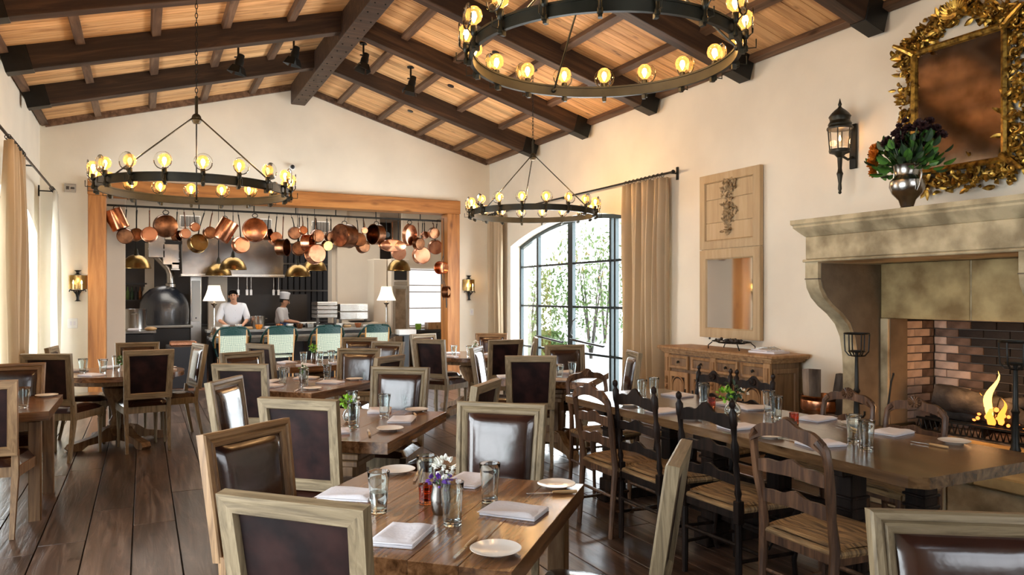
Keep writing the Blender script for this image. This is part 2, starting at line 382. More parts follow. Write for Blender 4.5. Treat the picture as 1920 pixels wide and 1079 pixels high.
# floor: sub-floor slab with planks as pieces
fl = struct(obj('floor', MB().box((2.31, 4.9, -.08), (7.9, 16.6, .1)), 'blackwood'))
nw = 28; pw = (XR - XL) / nw
meshes = []
for ln in (2.2, 2.9, 3.5):
    meshes.append(MB().box((0, 0, 0), (pw - .007, ln - .007, .03), b=.002).mesh('plank', 'floor'))
for i in range(nw):
    y = YR - random.uniform(0, 2.0)
    while y < YB:
        k = random.randrange(3); ln = (2.2, 2.9, 3.5)[k]
        y1 = min(y + ln, YB + .2); y0 = max(y, YR)
        if y1 - y0 > .15:
            o = link('plank', meshes[k], fl, (XL + pw * (i + .5), (y0 + y1) / 2, -.015)); o.scale = (1, (y1 - y0) / ln, 1)
        y += ln
# walls
def arch_pts(c, half, zc, zs, n=16):
    R = (half ** 2 + (zc - zs) ** 2) / (2 * (zc - zs))
    out = []
    for i in range(n + 1):
        u = -half + 2 * half * i / n; out.append((c + u, zc - R + math.sqrt(R * R - u * u)))
    return out
AR = arch_pts(9.9, 2.2, 2.81, 2.46); AL = arch_pts(10.5, 2.2, 2.81, 2.46); AL2 = arch_pts(3.0, 2.2, 2.81, 2.46)
def wall_side(name, x0, th, holes, extra=None):
    mb = MB(); y = YR; T = TR(x0, 0, 0) @ YZ
    for kind, a in holes:
        if kind == 'arch':
            mb.prism([(y, 0), (a[0][0], 0), (a[0][0], 4.3), (y, 4.3)], th, T)
            for p, q in zip(a[:-1], a[1:]): mb.prism([p, q, (q[0], 4.3), (p[0], 4.3)], th, T)
            y = a[-1][0]
        else:
            ya, yb, zt = a
            mb.prism([(y, 0), (ya, 0), (ya, 4.3), (y, 4.3)], th, T); mb.prism([(ya, zt), (yb, zt), (yb, 4.3), (ya, 4.3)], th, T); y = yb
    mb.prism([(y, 0), (YB, 0), (YB, 4.3), (y, 4.3)], th, T)
    return struct(obj(name, mb, 'plaster'))
wall_side('wall_right', XR, .35, [('box', (2.83, 4.30, 1.40)), ('arch', AR)])
wall_side('wall_left', XL - .35, .35, [('arch', AL2), ('arch', AL)])
mb = MB(); T = TR(0, YB, 0) @ XZ
OX0, OX1, OZ = -.75, 5.35, 3.34
mb.prism([(XL - .35, 0), (OX0, 0), (OX0, zroof(OX0) + .1), (XL - .35, 4.2)], .26, T)
mb.prism([(OX1, 0), (XR + .35, 0), (XR + .35, 4.2), (OX1, zroof(OX1) + .1)], .26, T)
mb.prism([(OX0, OZ), (OX1, OZ), (OX1, zroof(OX1) + .1), (XC, ZR + .1), (OX0, zroof(OX0) + .1)], .26, T)
struct(obj('wall_back', mb, 'plaster'))
# wall behind the camera with its own wide glazed opening
mb = MB(); T = TR(0, YR - .3, 0) @ XZ
mb.prism([(XL - .35, 0), (.7, 0), (.7, 4.2), (XL - .35, 4.2)], .3, T); mb.prism([(4.7, 0), (XR + .35, 0), (XR + .35, 4.2), (4.7, 4.2)], .3, T)
mb.prism([(.7, 3.3), (4.7, 3.3), (4.7, 4.2), (XC, ZR + .1), (.7, 4.2)], .3, T); mb.prism([(.7, 0), (4.7, 0), (4.7, 1.3), (.7, 1.3)], .3, T)
struct(obj('wall_rear', mb, 'plaster'))
# timber surround of the kitchen opening
t = struct(thing('trim_1', '', '')); del t['label']; del t['category']
obj('timber_post', MB().box((-.635, YB + .10, 1.55), (.24, .34, 3.1), b=.008), 'post', t)
obj('timber_post', MB().box((5.225, YB + .10, 1.55), (.25, .34, 3.1), b=.008), 'post', t)
obj('timber_lintel', MB().box((2.30, YB + .10, 3.225), (6.12, .36, .25), b=.008), 'lintel', t)
# ceiling
sl = math.atan2(ZR - ZE, XR - XC); SL = math.hypot(ZR - ZE, XR - XC)
slL = math.atan2(ZR - ZE, XC - XL); SLL = math.hypot(ZR - ZE, XC - XL)
cei = struct(obj('ceiling', MB().prism([(XL - .4, ZE + .06 - .1), (XC, ZR + .07), (XR + .4, ZE + .06 - .1), (XR + .4, ZE + .25), (XC, ZR + .3), (XL - .4, ZE + .25)], YB - YR + .6, TR(0, YR - .3, 0) @ XZ), 'blackwood'))
RECESS = [((4.08, 8.66), 1), ((4.11, 10.3), 1), ((4.07, 12.05), 1), ((0.39, 10.04), -1), ]
raft = [11.06, 9.42, 7.78, 6.14, 4.51, 2.88, 1.25, -.38, -2.0]
def slope_T(side, d, y):
    """frame on the roof underside, d metres down from the ridge"""
    if side > 0: return TR(XC + d * math.cos(sl), y, ZR - d * math.sin(sl)) @ RY(sl)
    return TR(XC - d * math.cos(slL), y, ZR - d * math.sin(slL)) @ RY(-slL)
pk = {}
yy = YB; wpl = .149
pm = MB().box((0, 0, 0), (SL - .01, wpl - .004, .03), b=.003).mesh('plank', 'ceil_plank')
n = 0
while yy > 2.9:
    for side in (1, -1):
        o = link('plank', pm, cei); Lh = SL if side > 0 else SLL
        o.matrix_local = slope_T(side, Lh / 2, yy - wpl / 2) @ TR(0, 0, .012 + random.uniform(-.002, .002))
    yy -= wpl
for side in (1, -1):
    Lh = SL if side > 0 else SLL
    rm = MB().box((0, 0, -.13), (Lh - .16, .15, .26), b=.006).mesh('rafter', 'beam')
    bm_ = MB().box((0, 0, -.13), (.26, .165, .275), b=.004).mesh('iron_boot', 'iron')
    for y in raft:
        link('rafter', rm, cei).matrix_local = slope_T(side, Lh / 2 + .0, y)
        link('iron_boot', bm_, cei).matrix_local = slope_T(side, Lh - .14, y)
    ys = [YB] + raft
    for a, b in zip(ys[:-3], ys[1:-2]):
        top = a if a == YB else a - .075
        m_ = MB().box((0, 0, -.035), (.095, top - (b + .075) - .004, .07), b=.004).mesh('batten', 'batten')
        for k in range(1, 6):
            d = Lh * k / 5 - (.05 if k == 5 else 0)
            link('batten', m_, cei).matrix_local = slope_T(side, d, (top + b + .075) / 2)
    # rake trim on the gable wall
    link('rake_trim', MB().box((0, 0, -.05), (Lh - .1, .05, .10), b=.004).mesh('rake_trim', 'batten'), cei).matrix_local = slope_T(side, Lh / 2, YB - .03)
rb = MB().box((0, 0, 0), (.24, YB - YR - .2, .34), b=.01)
ridge = obj('ridge_beam', rb, 'beam', cei, (XC, (YB + YR) / 2, ZR - .22))
cx_, cy_, dm = 0, 0, MB().lathe([(.05, 0), (.05, -.012), (.001, -.012)], 14, caps=False).mesh('recessed_light', 'kdark')
for (x_, side) in RECESS:
    Lh = SL if side > 0 else SLL; dd_ = abs(x_[0] - XC) / math.cos(sl if side > 0 else slL)
    link('recessed_light', dm, cei).matrix_local = slope_T(side, dd_, x_[1]) @ TR(0, 0, -.002)
# bolts along the ridge beam underside
bo = MB()
for i in range(30):
    for s in (-.06, .06): bo.ball((XC + s, YB - .5 - i * .3, ZR - .392), .011, 6, 4)
obj('bolt_heads', bo, 'iron', cei)['kind'] = 'stuff'
# baseboards
struct(obj('baseboard_back', MB().box((-1.06, YB - .012, .08), (.6, .024, .16)).box((5.67, YB - .012, .08), (.62, .024, .16)), 'plaster'))

# ------------------------------------------------------------------ arched glazed doors
def clip_z(a, y):
    for p, q in zip(a[:-1], a[1:]):
        if p[0] - 1e-6 <= y <= q[0] + 1e-6: return p[1] + (q[1] - p[1]) * (y - p[0]) / (q[0] - p[0])
    return a[0][1]
def arched_window(name, x, a, mull, sgn, rails=(2.08, 1.38, .65)):
    """steel glazing: arch head, stiles, rails, one pane per light"""
    w = struct(thing(name, '', '')); del w['label']; del w['category']
    for k, (ym, wd) in enumerate(mull):
        obj('stile', MB().box((x, ym, (clip_z(a, ym)) / 2), (.06, wd, clip_z(a, ym))), 'mframe', w)
    mb = MB(); pts = [(x, p[0], p[1] - .03) for p in a]; mb.tube(pts, .045, 4, sq=True); mb.tube([(x, a[0][0], .03), (x, a[-1][0], .03)], .045, 4, sq=True)
    obj('frame_head', mb, 'mframe', w)
    ys = [m_[0] for m_ in mull]
    for y0, y1 in zip(ys[:-1], ys[1:]):
        for z in rails: obj('glazing_bar', MB().box((x, (y0 + y1) / 2, z), (.035, y1 - y0, .035)), 'mframe', w)
        T = TR(x - .004, 0, 0) @ YZ
        top = [(p[0], p[1]) for p in a if y0 < p[0] < y1]
        poly = [(y0, .03), (y1, .03), (y1, clip_z(a, y1))] + top[::-1] + [(y0, clip_z(a, y0))]
        obj('glass_pane', MB().prism(poly, .008, T), 'window_glass', w)
    return w
mulR = [(12.08, .05), (11.43, .07), (10.32, .15), (9.17, .05), (9.05, .05), (8.0, .08), (7.72, .04)]
w1 = arched_window('window_1', 6.22, AR, mulR, 1)
for y0, y1 in ((11.36, 10.45), (10.2, 9.25)):   # push bars of the doors
    obj('push_bar', MB().tube([(6.12, y0, .86), (6.12, y1, .80)], .018, 8).tube([(6.19, y0 - .05, .86), (6.12, y0 - .05, .86)], .014, 6).tube([(6.19, y1 + .06, .80), (6.12, y1 + .06, .80)], .014, 6), 'iron', w1)
obj('door_pull', MB().tube([(6.18, 10.22, .9), (6.13, 10.20, .95), (6.13, 10.14, 1.15), (6.18, 10.12, 1.2)], .012, 6), 'iron', w1)
mulL = [(12.68, .05), (12.05, .07), (10.95, .07), (10.5, .12), (9.4, .07), (8.32, .05)]
arched_window('window_2', -1.62, AL, mulL, -1)
arched_window('window_3', -1.62, AL2, [(5.18, .05), (4.1, .07), (3.0, .12), (1.9, .07), (.82, .05)], -1)
w4 = struct(thing('window_4', '', '')); del w4['label']; del w4['category']
for i in range(5): obj('stile', MB().box((.7 + 4.0 * i / 4, YR - .15, 2.3), (.06, .06, 2.0)), 'mframe', w4)
for z in (1.33, 2.3, 3.27): obj('glazing_bar', MB().box((2.7, YR - .15, z), (4.0, .04, .04)), 'mframe', w4)

# ------------------------------------------------------------------ curtains and rods
def curtain(name, label, x, y0, y1, zt, zb, folds, amp, m, flare=.0, yend=None, group=None):
    mb = MB(); L = y1 - y0
    def fn(u, v):
        a = amp * (.55 + .45 * min(1, (1 - v) * 3 + .2)); k = (1 - v)
        yy_ = y0 + u * L + (yend or 0) * (1 - v) ** 2 * (.3 + u * .7)
        return (x + a * math.sin(u * folds * 2 * PI + .5 * math.sin(u * 9)) * (.8 + .3 * math.sin(u * 23 + 1)) + .01 * math.sin(v * 7 + u * 5), yy_ + .012 * math.sin(v * 5 + u * 30), zb + (zt - zb) * v)
    mb.grid(fn, folds * 12, 16)
    o = obj(name, mb, m); s = o.modifiers.new('solid', 'SOLIDIFY'); s.thickness = .006
    return tag(o, label, 'curtain', group)
curtain('curtain', 'tall sand-coloured curtain drawn beside the sideboard, hanging at the near end of the arched doors', 5.86, 7.45, 8.36, 3.05, .02, 8, .078, 'curtain')
curtain('curtain', 'narrow sand-coloured curtain at the far end of the arched doors by the room corner', 5.86, 12.22, 12.76, 3.05, .02, 6, .05, 'curtain')
curtain('curtain', 'heavy sand-coloured curtain at the left edge of the photo in front of the left window', -1.17, 8.5, 9.62, 3.06, .02, 9, .07, 'curtain')
curtain('curtain', 'sunlit cream curtain in the far left corner beside the brass wall sconce', -1.14, 12.3, 12.86, 3.06, .02, 5, .045, 'sheer')
def rod(x, y0, y1, z, label, xw, rings):
    t = thing('curtain_rod', label, 'curtain rod')
    obj('rod', MB().tube([(x, y0, z), (x, y1, z)], .014, 8).ball((x, y0, z), .026).ball((x, y1, z), .026), 'iron', t)
    for y in (y0 + .08, (y0 + y1) / 2, y1 - .1): obj('bracket', MB().tube([(xw, y, z), (x, y, z)], .01, 6).box((xw, y, z), (.02, .03, .16)), 'iron', t)
    for (a, b, n_) in rings:
        for i in range(n_):
            y = a + (b - a) * (i + .5) / n_
            obj('curtain_ring', MB().tube([(x + .028 * math.cos(k * PI / 4), y, z - .008 + .028 * math.sin(k * PI / 4)) for k in range(8)], .004, 4, closed=True), 'iron', t)
rod(5.86, 7.3, 12.85, 3.09, 'long black iron curtain rod above the arched doors on the right wall', 5.99, ((7.47, 8.34, 10), (12.24, 12.74, 6)))
rod(-1.17, 7.9, 12.9, 3.10, 'long black iron curtain rod above the window on the left wall', -1.37, ((8.52, 9.6, 10), (12.32, 12.84, 6)))

# ------------------------------------------------------------------ outside
struct(obj('ground', MB().box((16, 8, -.15), (18.9, 46, .1)).box((-12, 6, -.15), (20.4, 46, .1)), 'ground'))
def leafcloud(c, r, n, size, seed, flat=1.0):
    rr = random.Random(seed); mb = MB()
    for i in range(n):
        d = Vector((rr.gauss(0, 1), rr.gauss(0, 1), rr.gauss(0, 1))).normalized() * (rr.random() ** .4)
        p = Vector(c) + Vector((d.x * r[0], d.y * r[1], d.z * r[2]))
        T = Matrix.Translation(p) @ Euler((rr.uniform(0, 6), rr.uniform(0, 6), rr.uniform(0, 6))).to_matrix().to_4x4()
        s = size * rr.uniform(.6, 1.3)
        mb.add([(-s, 0, 0), (0, -s * .4, s * .1), (s, 0, 0), (0, s * .4, s * .1)], [(0, 1, 2, 3)], False, T)
    return mb
shr = [((9.0, 17.2), 1.3, 2.3, 'outleaf', 'tall rounded green shrub on the terrace seen through the left pair of arched doors'),
       ((8.0, 21.0), .9, 1.4, 'outleaf2', 'low pale shrub on the terrace seen near the far side panes'),
       ((7.9, 14.2), .5, .8, 'outleaf', 'small bush standing close outside the middle door panes'),
       ((14.5, 21.8), 2.2, 4.6, 'outleaf2', 'hazy pale tree-like shrub behind the others outside the arched doors'),
       ((10.6, 16.6), 1.4, 3.2, 'outleaf', 'tall green shrub outside the right pair of arched doors'),
       ((13.5, 26.5), 2.0, 2.8, 'outleaf2', 'broad faint hedge shrub farthest away in the garden')]
for i, ((x, y), r, h, m, lb) in enumerate(shr):
    t = thing('shrub', lb, 'shrub', (x, y, -.1))
    obj('foliage', leafcloud((0, 0, h * .55 + .1), (r, r, h * .5), 1300, .07, i), m, t)['kind'] = 'stuff'
    mb = MB()
    for k in range(4): mb.tube([(0, 0, 0), (.2 * math.cos(k * 1.6), .2 * math.sin(k * 1.6), h * .4), (.4 * math.cos(k * 1.6), .4 * math.sin(k * 1.6), h * .8)], [.04, .025, .01], 5)
    obj('stem', mb, 'bark', t)

# ------------------------------------------------------------------ chandeliers
def chain(mb, z0, z1, x=0, y=0):
    n_ = max(2, int((z1 - z0) / .042)); st = (z1 - z0) / n_
    for i in range(n_):
        zc = z0 + st * (i + .5); a = .5 * st + .006; w = .011
        pts = []
        for k in range(8):
            g = 2 * PI * k / 8; u = w * math.cos(g); v = a * math.sin(g)
            pts.append((x + u, y, zc + v) if i % 2 else (x, y + u, zc + v))
        mb.tube(pts, .0035, 4, closed=True)
lampm = None
def chandelier(cx, cy, z, label, hubh, rot0, ph):
    global lampm
    t = thing('chandelier', label, 'chandelier', (cx, cy, z), rot0)
    R_ = .81; mb = MB(); n_ = 72; hb = .032
    prof = [(R_ - .007, -hb), (R_ + .007, -hb), (R_ + .007, hb), (R_ - .007, hb), (R_ - .007, -hb)]
    mb.lathe(prof, n_, sm=False, caps=False)
    for zz in (-hb, hb): mb.lathe([(R_ - .012, zz - .006), (R_ + .014, zz - .006), (R_ + .014, zz + .006), (R_ - .012, zz + .006), (R_ - .012, zz - .006)], n_, sm=False, caps=False)
    obj('ring', mb, 'iron2', t)
    for k in range(3):
        a = ph + k * 2 * PI / 3
        obj('rod', MB().tube([(.03 * math.cos(a), .03 * math.sin(a), hubh), ((R_ - .015) * math.cos(a), (R_ - .015) * math.sin(a), 0)], .0075, 6).ball(((R_ - .015) * math.cos(a), (R_ - .015) * math.sin(a), 0), .018, 8, 6), 'iron2', t)
    obj('hub', MB().ball((0, 0, hubh), .042, 12, 8).lathe([(.014, hubh + .02), (.014, hubh + .2)], 8).lathe([(.03, hubh - .05), (.045, hubh - .02), (.03, hubh + .02)], 10), 'iron2', t)
    mb = MB(); zt = zroof(cx) - z - (.02 if abs(cx - XC) > .3 else .4); chain(mb, hubh + .19, zt); 
    obj('chain', mb, 'iron', t)
    obj('canopy', MB().lathe([(.06, zt - .03), (.06, zt + .0), (.02, zt + .02)], 16), 'iron', t)
    if lampm is None:
        a1 = MB().lathe([(.010, -.05), (.016, -.045), (.016, -.02), (.010, -.01), (.010, .02), (.017, .028), (.020, .04), (.020, .075), (.015, .082)], 10)
        a1.box((-.018, 0, -.045), (.03, .022, .03))
        a1.tube([(.038, -.068 * math.cos(PI * k / 10 ), .128 - .068 * math.sin(PI * k / 10)) for k in range(11)], .0038, 5)
        a1.tube([(0, 0, .02), (.038, 0, .058)], .004, 5).tube([(0, 0, -.03), (.06, 0, -.03), (.06, 0, .02)], .004, 5)
        b1 = MB().lathe([(.012, .078), (.018, .09), (.043, .112), (.050, .14), (.043, .168), (.024, .187), (.001, .192)], 16, mi=0, caps=False)
        b1.lathe([(.001, .095), (.010, .108), (.019, .135), (.013, .158), (.001, .165)], 8, mi=1, caps=False)
        g1 = MB().lathe([(.001, -.004), (.066, -.004), (.072, 0), (.066, .004), (.001, .004)], 24, TR(.042, 0, .130) @ RY(PI / 2), caps=False)
        g1.tube([(.042, .072 * math.cos(2 * PI * k / 20), .130 + .072 * math.sin(2 * PI * k / 20)) for k in range(20)], .0022, 4, closed=True)
        lampm = (a1.mesh('lamp', 'iron2'), b1.mesh('bulb', ['amberglass', 'filament']), g1.mesh('glass_disc', 'clearglass'))
    for k in range(18):
        a = (k + .5) * 2 * PI / 18
        l = link('lamp', lampm[0], t, ((R_ + .028) * math.cos(a), (R_ + .028) * math.sin(a), -.010), (0, 0, a))
        link('bulb', lampm[1], l); link('glass_disc', lampm[2], l)
    for k in range(6):
        a = k * PI / 3
        point('chandelier_glow', (cx + .55 * math.cos(a), cy + .55 * math.sin(a), z + .34), 8.5, (1, .58, .25), .05)
    return t
def pol(cx, cy, tx, ty): return math.atan2(ty - cy, tx - cx)
chandelier(2.53, 3.83, 3.03, 'largest ring chandelier hanging nearest, cut off by the top edge of the photo', .80, 0.1, pol(2.53, 3.83, 0, 0) + PI + .35)
chandelier(.44, 7.43, 2.53, 'ring chandelier at left hanging in front of the timber lintel of the kitchen opening', .67, 0.0, pol(.44, 7.43, 0, 0) + PI)
chandelier(4.58, 8.58, 2.63, 'smallest-looking ring chandelier hanging in front of the arched doors', .76, 0.05, pol(4.58, 8.58, 0, 0) + PI + .15)
SPOTS = [(1.11, 10.25, 'black spotlight farther left of the ridge, beyond the left chandelier chain'), (1.81, 10.21, 'black spotlight just left of the ridge beam'),
         (2.75, 10.17, 'black spotlight just right of the ridge beam'), (3.47, 10.26, 'black spotlight second to the right of the ridge beam')]

# ================================================================== FIREPLACE
FX = 5.75
fp = thing('fireplace', 'large limestone fireplace with bracketed mantel and raised hearth on the right wall', 'fireplace', (FX, 3.56, 0))
def F(p): return (p[0] - FX, p[1] - 3.56, p[2])
def fbox(mb, x0, x1, y0, y1, z0, z1, b=.006): return mb.box(F(((x0 + x1) / 2, (y0 + y1) / 2, (z0 + z1) / 2)), (x1 - x0, y1 - y0, z1 - z0), b=b)
# mantel shelf: stepped moulding around three sides
prof = [(4.90, 2.19), (4.90, 2.155), (4.915, 2.14), (4.915, 2.125), (4.95, 2.085), (4.975, 2.06), (4.985, 2.05)]
mb = MB(); Y0, Y1 = 2.56, 4.56
vs = []
for x, z in prof:
    o = x - 4.90
    vs += [F((5.99, Y0 + o, z)), F((x, Y0 + o, z)), F((x, Y1 - o, z)), F((5.99, Y1 - o, z))]
fs = [(0, 1, 2, 3)]
for k in range(len(prof) - 1):
    for i in range(3): fs.append((k * 4 + i, k * 4 + i + 1, k * 4 + 4 + i + 1, k * 4 + 4 + i))
fs.append(tuple((len(prof) - 1) * 4 + i for i in (3, 2, 1, 0)))
mb.add(vs, fs); obj('mantel_shelf', mb, 'stone', fp)
obj('frieze', fbox(MB(), 4.985, 5.99, 2.65, 4.475, 1.86, 2.05), 'stone', fp)
obj('frieze_moulding', fbox(MB(), 4.965, 5.99, 2.63, 4.495, 1.835, 1.858, .008), 'stone', fp)
# corbel brackets
for y0, y1 in ((4.345, 4.475), (2.65, 2.78)):
    mb = MB()
    out = [(4.985, 1.835), (4.985, 1.70), (5.00, 1.62), (5.05, 1.54), (5.13, 1.47), (5.24, 1.40), (5.34, 1.31), (5.40, 1.20), (5.43, 1.05), (5.44, .9), (5.44, .78), (5.43, .4), (5.99, .4), (5.99, 1.835)]
    mb.prism([(x - FX, z) for x, z in out], y1 - y0, TR(0, y0 - 3.56, 0) @ XZ); obj('corbel', mb, 'stone', fp)
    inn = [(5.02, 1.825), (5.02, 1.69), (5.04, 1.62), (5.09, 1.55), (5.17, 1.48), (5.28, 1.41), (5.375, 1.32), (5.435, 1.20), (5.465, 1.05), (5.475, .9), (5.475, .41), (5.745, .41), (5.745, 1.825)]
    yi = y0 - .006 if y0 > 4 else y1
    obj('corbel_panel', MB().prism([(x - FX, z) for x, z in inn], .006, TR(0, yi - 3.56, 0) @ XZ), 'stonedark', fp)  # thin plate of darker stone over the corbel's inner face
    mb = MB()
    fbox(mb, 4.982, 5.2, y0 - .004, y1 + .004, 1.69, 1.70, 0); obj('corbel_joint', mb, 'stonedark', fp)
# chimney breast slabs with opening
obj('breast_slab', fbox(MB(), 5.75, 5.99, 2.785, 3.553, 1.36, 1.833), 'stone2', fp)
obj('breast_slab', fbox(MB(), 5.75, 5.99, 3.563, 4.34, 1.36, 1.833), 'stone2', fp)
obj('mortar_joint', fbox(MB(), 5.755, 5.98, 3.553, 3.563, 1.362, 1.83, 0), 'stone', fp)
obj('jamb', fbox(MB(), 5.74, 5.99, 4.265, 4.34, .4, 1.358), 'stone', fp)
obj('jamb', fbox(MB(), 5.74, 5.99, 2.785, 2.86, .4, 1.358), 'stone', fp)
for y in (4.258, 2.861): obj('jamb_reveal', fbox(MB(), 5.765, 5.988, y, y + .006, .41, 1.355, 0), 'stonedark', fp)  # thin plates of darker stone on the inner jamb faces
# hearth
for k, (a, b_) in enumerate(((2.2, 3.0), (3.005, 3.85), (3.855, 4.56))):
    obj('hearth_slab', fbox(MB(), 4.86, 5.97, a, b_ - .002, .31, .40, .012), 'stone2', fp)
for k, (a, b_) in enumerate(((2.24, 3.2), (3.205, 4.1), (4.105, 4.53))):
    obj('hearth_block', fbox(MB(), 4.90, 5.95, a, b_ - .002, .0, .308, .01), 'stone', fp)
# firebox: bricks on a mortar backing
BX0, BX1, BY0, BY1, BZ0, BZ1 = 5.99, 6.36, 2.86, 4.265, .40, 1.44
fb = MB(); fbox(fb, BX1 + .03, BX1 + .1, BY0 - .1, BY1 + .1, BZ0 - .1, BZ1 + .1, 0); fbox(fb, BX0, BX1 + .05, BY1 + .03, BY1 + .1, BZ0 - .1, BZ1 + .1, 0)
fbox(fb, BX0, BX1 + .05, BY0 - .1, BY0 - .03, BZ0 - .1, BZ1 + .1, 0); fbox(fb, BX0 + .01, BX1 + .1, BY0 - .1, BY1 + .1, BZ1 + .02, BZ1 + .09, 0)
fbox(fb, BX0 - .02, BX1 + .1, BY0 - .1, BY1 + .1, BZ0 - .1, BZ0 - .002, 0)
obj('firebox_backing', fb, 'mortar', fp)
bl, bh, bd = .215, .072, .03
bms = {k: MB().box((0, 0, 0), (bd, bl - .008, bh - .008), b=.003).mesh('brick', k) for k in ('brick', 'brickmid', 'brickdark')}
def brick(x, y, z, w, rz):
    # soot rises in a plume above the fire in the middle of the back
    w_ = .20 + .42 * max(0, z - .6) + random.uniform(-.03, .03); s = (abs(y - 3.55) < w_) if rz == 0 else False
    edge = (abs(abs(y - 3.55) - w_ - .06) < .09) if rz == 0 else False
    if rz != 0 and x > 6.27: edge = True
    if z > 1.36: s = True
    k = 'brickmid' if edge else ('brickdark' if s else 'brick')
    o = link('brick', bms[k], fp, F((x, y, z)), (0, 0, rz)); o.scale = (1 + random.uniform(-.12, .12), w / bl, 1)
r = 0; z = BZ0 + bh / 2
while z < BZ1:
    y = BY0 - (bl / 2 if r % 2 else 0)
    while y < BY1 - .01:
        a, b_ = max(y, BY0), min(y + bl, BY1)
        if b_ - a > .03: brick(BX1 + .016, (a + b_) / 2, z, b_ - a, 0)
        y += bl
    for yy_ in (BY0 - .016, BY1 + .016):
        x = BX0 - (bl / 2 if r % 2 else 0)
        while x < BX1 - .01:
            a, b_ = max(x, BX0), min(x + bl, BX1)
            if b_ - a > .03: brick((a + b_) / 2, yy_, z, b_ - a, PI / 2)
            x += bl
    r += 1; z += bh
# fire: grate, logs, embers, flames
g = thing('fire_grate', 'low black iron fire grate holding the burning logs', 'grate', (6.12, 3.60, .40))
mb = MB()
for y in (-.5, 0, .5): mb.box((0, y, .05), (.3, .02, .10)); 
for x in (-.12, -.04, .04, .12): mb.box((x, 0, .105), (.018, 1.1, .018))
obj('bars', mb, 'iron', g)
mb = MB()
for k in range(22): mb.tube([(-.16, -.5 + k * .048, .02), (-.165, -.48 + k * .048, .10), (-.16, -.455 + k * .048, .02)], .006, 5)
mb.box((-.16, 0, .012), (.02, 1.1, .02)); mb.box((-.16, 0, .112), (.02, 1.1, .016)); obj('pierced_front', mb, 'iron', g)
tag(obj('ash_bed', MB().grid(lambda u, v: (5.93 + .38 * u, 2.9 + 1.3 * v, .402 + .05 * math.sin(PI * u) * math.sin(PI * v) + .008 * math.sin(u * 23 + v * 31)), 12, 24), 'ash'), 'bed of grey ash under the fire grate', 'ash')
def logm(L, r, seed, m='char', n=12, endm=None):
    rr = random.Random(seed); mb = MB(); prof = []
    prof.append((.001, -L / 2)); prof.append((r * .95, -L / 2))
    for k in range(7): prof.append((r * rr.uniform(.88, 1.08), -L / 2 + L * (k + .5) / 7))
    prof.append((r * .92, L / 2)); prof.append((.001, L / 2))
    mb.lathe(prof, n, caps=False)
    for i, v in enumerate(mb.v): mb.v[i] = (v[0] * (1 + .08 * math.sin(i * 1.7)), v[1] * (1 + .08 * math.cos(i * 2.3)), v[2])
    return mb
def firelog(loc, rot, L, r, seed, label, m='char'):
    o = obj('log', logm(L, r, seed), m); o.location = loc; o.rotation_euler = rot; return tag(o, label, 'log', 'logs on the fire')
firelog((6.08, 3.80, .68), (PI / 2 + .16, 0, .35), .46, .105, 1, 'thick charred log at the left of the fire with its round end showing')
firelog((6.15, 3.58, .58), (PI / 2, 0, .1), .85, .065, 2, 'charred log lying lowest along the grate')
firelog((6.08, 3.38, .62), (PI / 2 + .3, 0, -.4), .5, .055, 3, 'thinner burning log at the right of the flame')
firelog((6.20, 3.42, .70), (PI / 2 - .2, .3, .2), .6, .06, 4, 'charred log at the back of the fire')
mb = MB(); rr = random.Random(5)
for k in range(60): mb.ball((6.12 + rr.uniform(-.1, .1), 3.54 + rr.gauss(0, .15), .53 + rr.uniform(0, .12)), rr.uniform(.008, .022), 5, 4)
tag(obj('embers', mb, 'ember'), 'glowing orange embers between the logs', 'embers')['kind'] = 'stuff'
def flame(x, y, z, h, w, m, seed):
    mb = MB(); rr = random.Random(seed); ph = rr.uniform(0, 6)
    vs = []; n_ = 8; kk = 10
    for k in range(kk + 1):
        v = k / kk; r_ = w * math.sin(PI * min(1, v * .75 + .22)) * (1 - v * .7) * (1 if k < kk else .02)
        cx, cy = .12 * h * math.sin(v * 4 + ph) * v, .18 * h * math.sin(v * 5 + ph * 1.3) * v
        for i in range(n_):
            a = 2 * PI * i / n_; vs.append((x + cx + r_ * .5 * math.cos(a), y + cy + r_ * math.sin(a), z + h * v))
    fs = [(k * n_ + i, k * n_ + (i + 1) % n_, (k + 1) * n_ + (i + 1) % n_, (k + 1) * n_ + i) for k in range(kk) for i in range(n_)]
    mb.add(vs, fs, True); return mb
ft = thing('flames', 'tall yellow flame and small orange tongues rising from the logs', 'fire', (6.05, 3.59, .55))
for i, (dx, dy, dz, h, w) in enumerate(((0, 0, .05, .36, .045), (.04, .10, .05, .17, .035), (-.02, -.10, .0, .2, .035), (.05, -.19, .0, .13, .03), (.02, .19, .06, .13, .03), (-.03, -.03, -.02, .14, .045), (.0, -.26, -.02, .09, .02))):
    obj('flame', flame(dx, dy, dz, h, w, None, i), 'flamecore' if i == 0 else 'flame', ft)
point('fire_light', (5.95, 3.58, .80), 9, (1, .50, .2), .12)
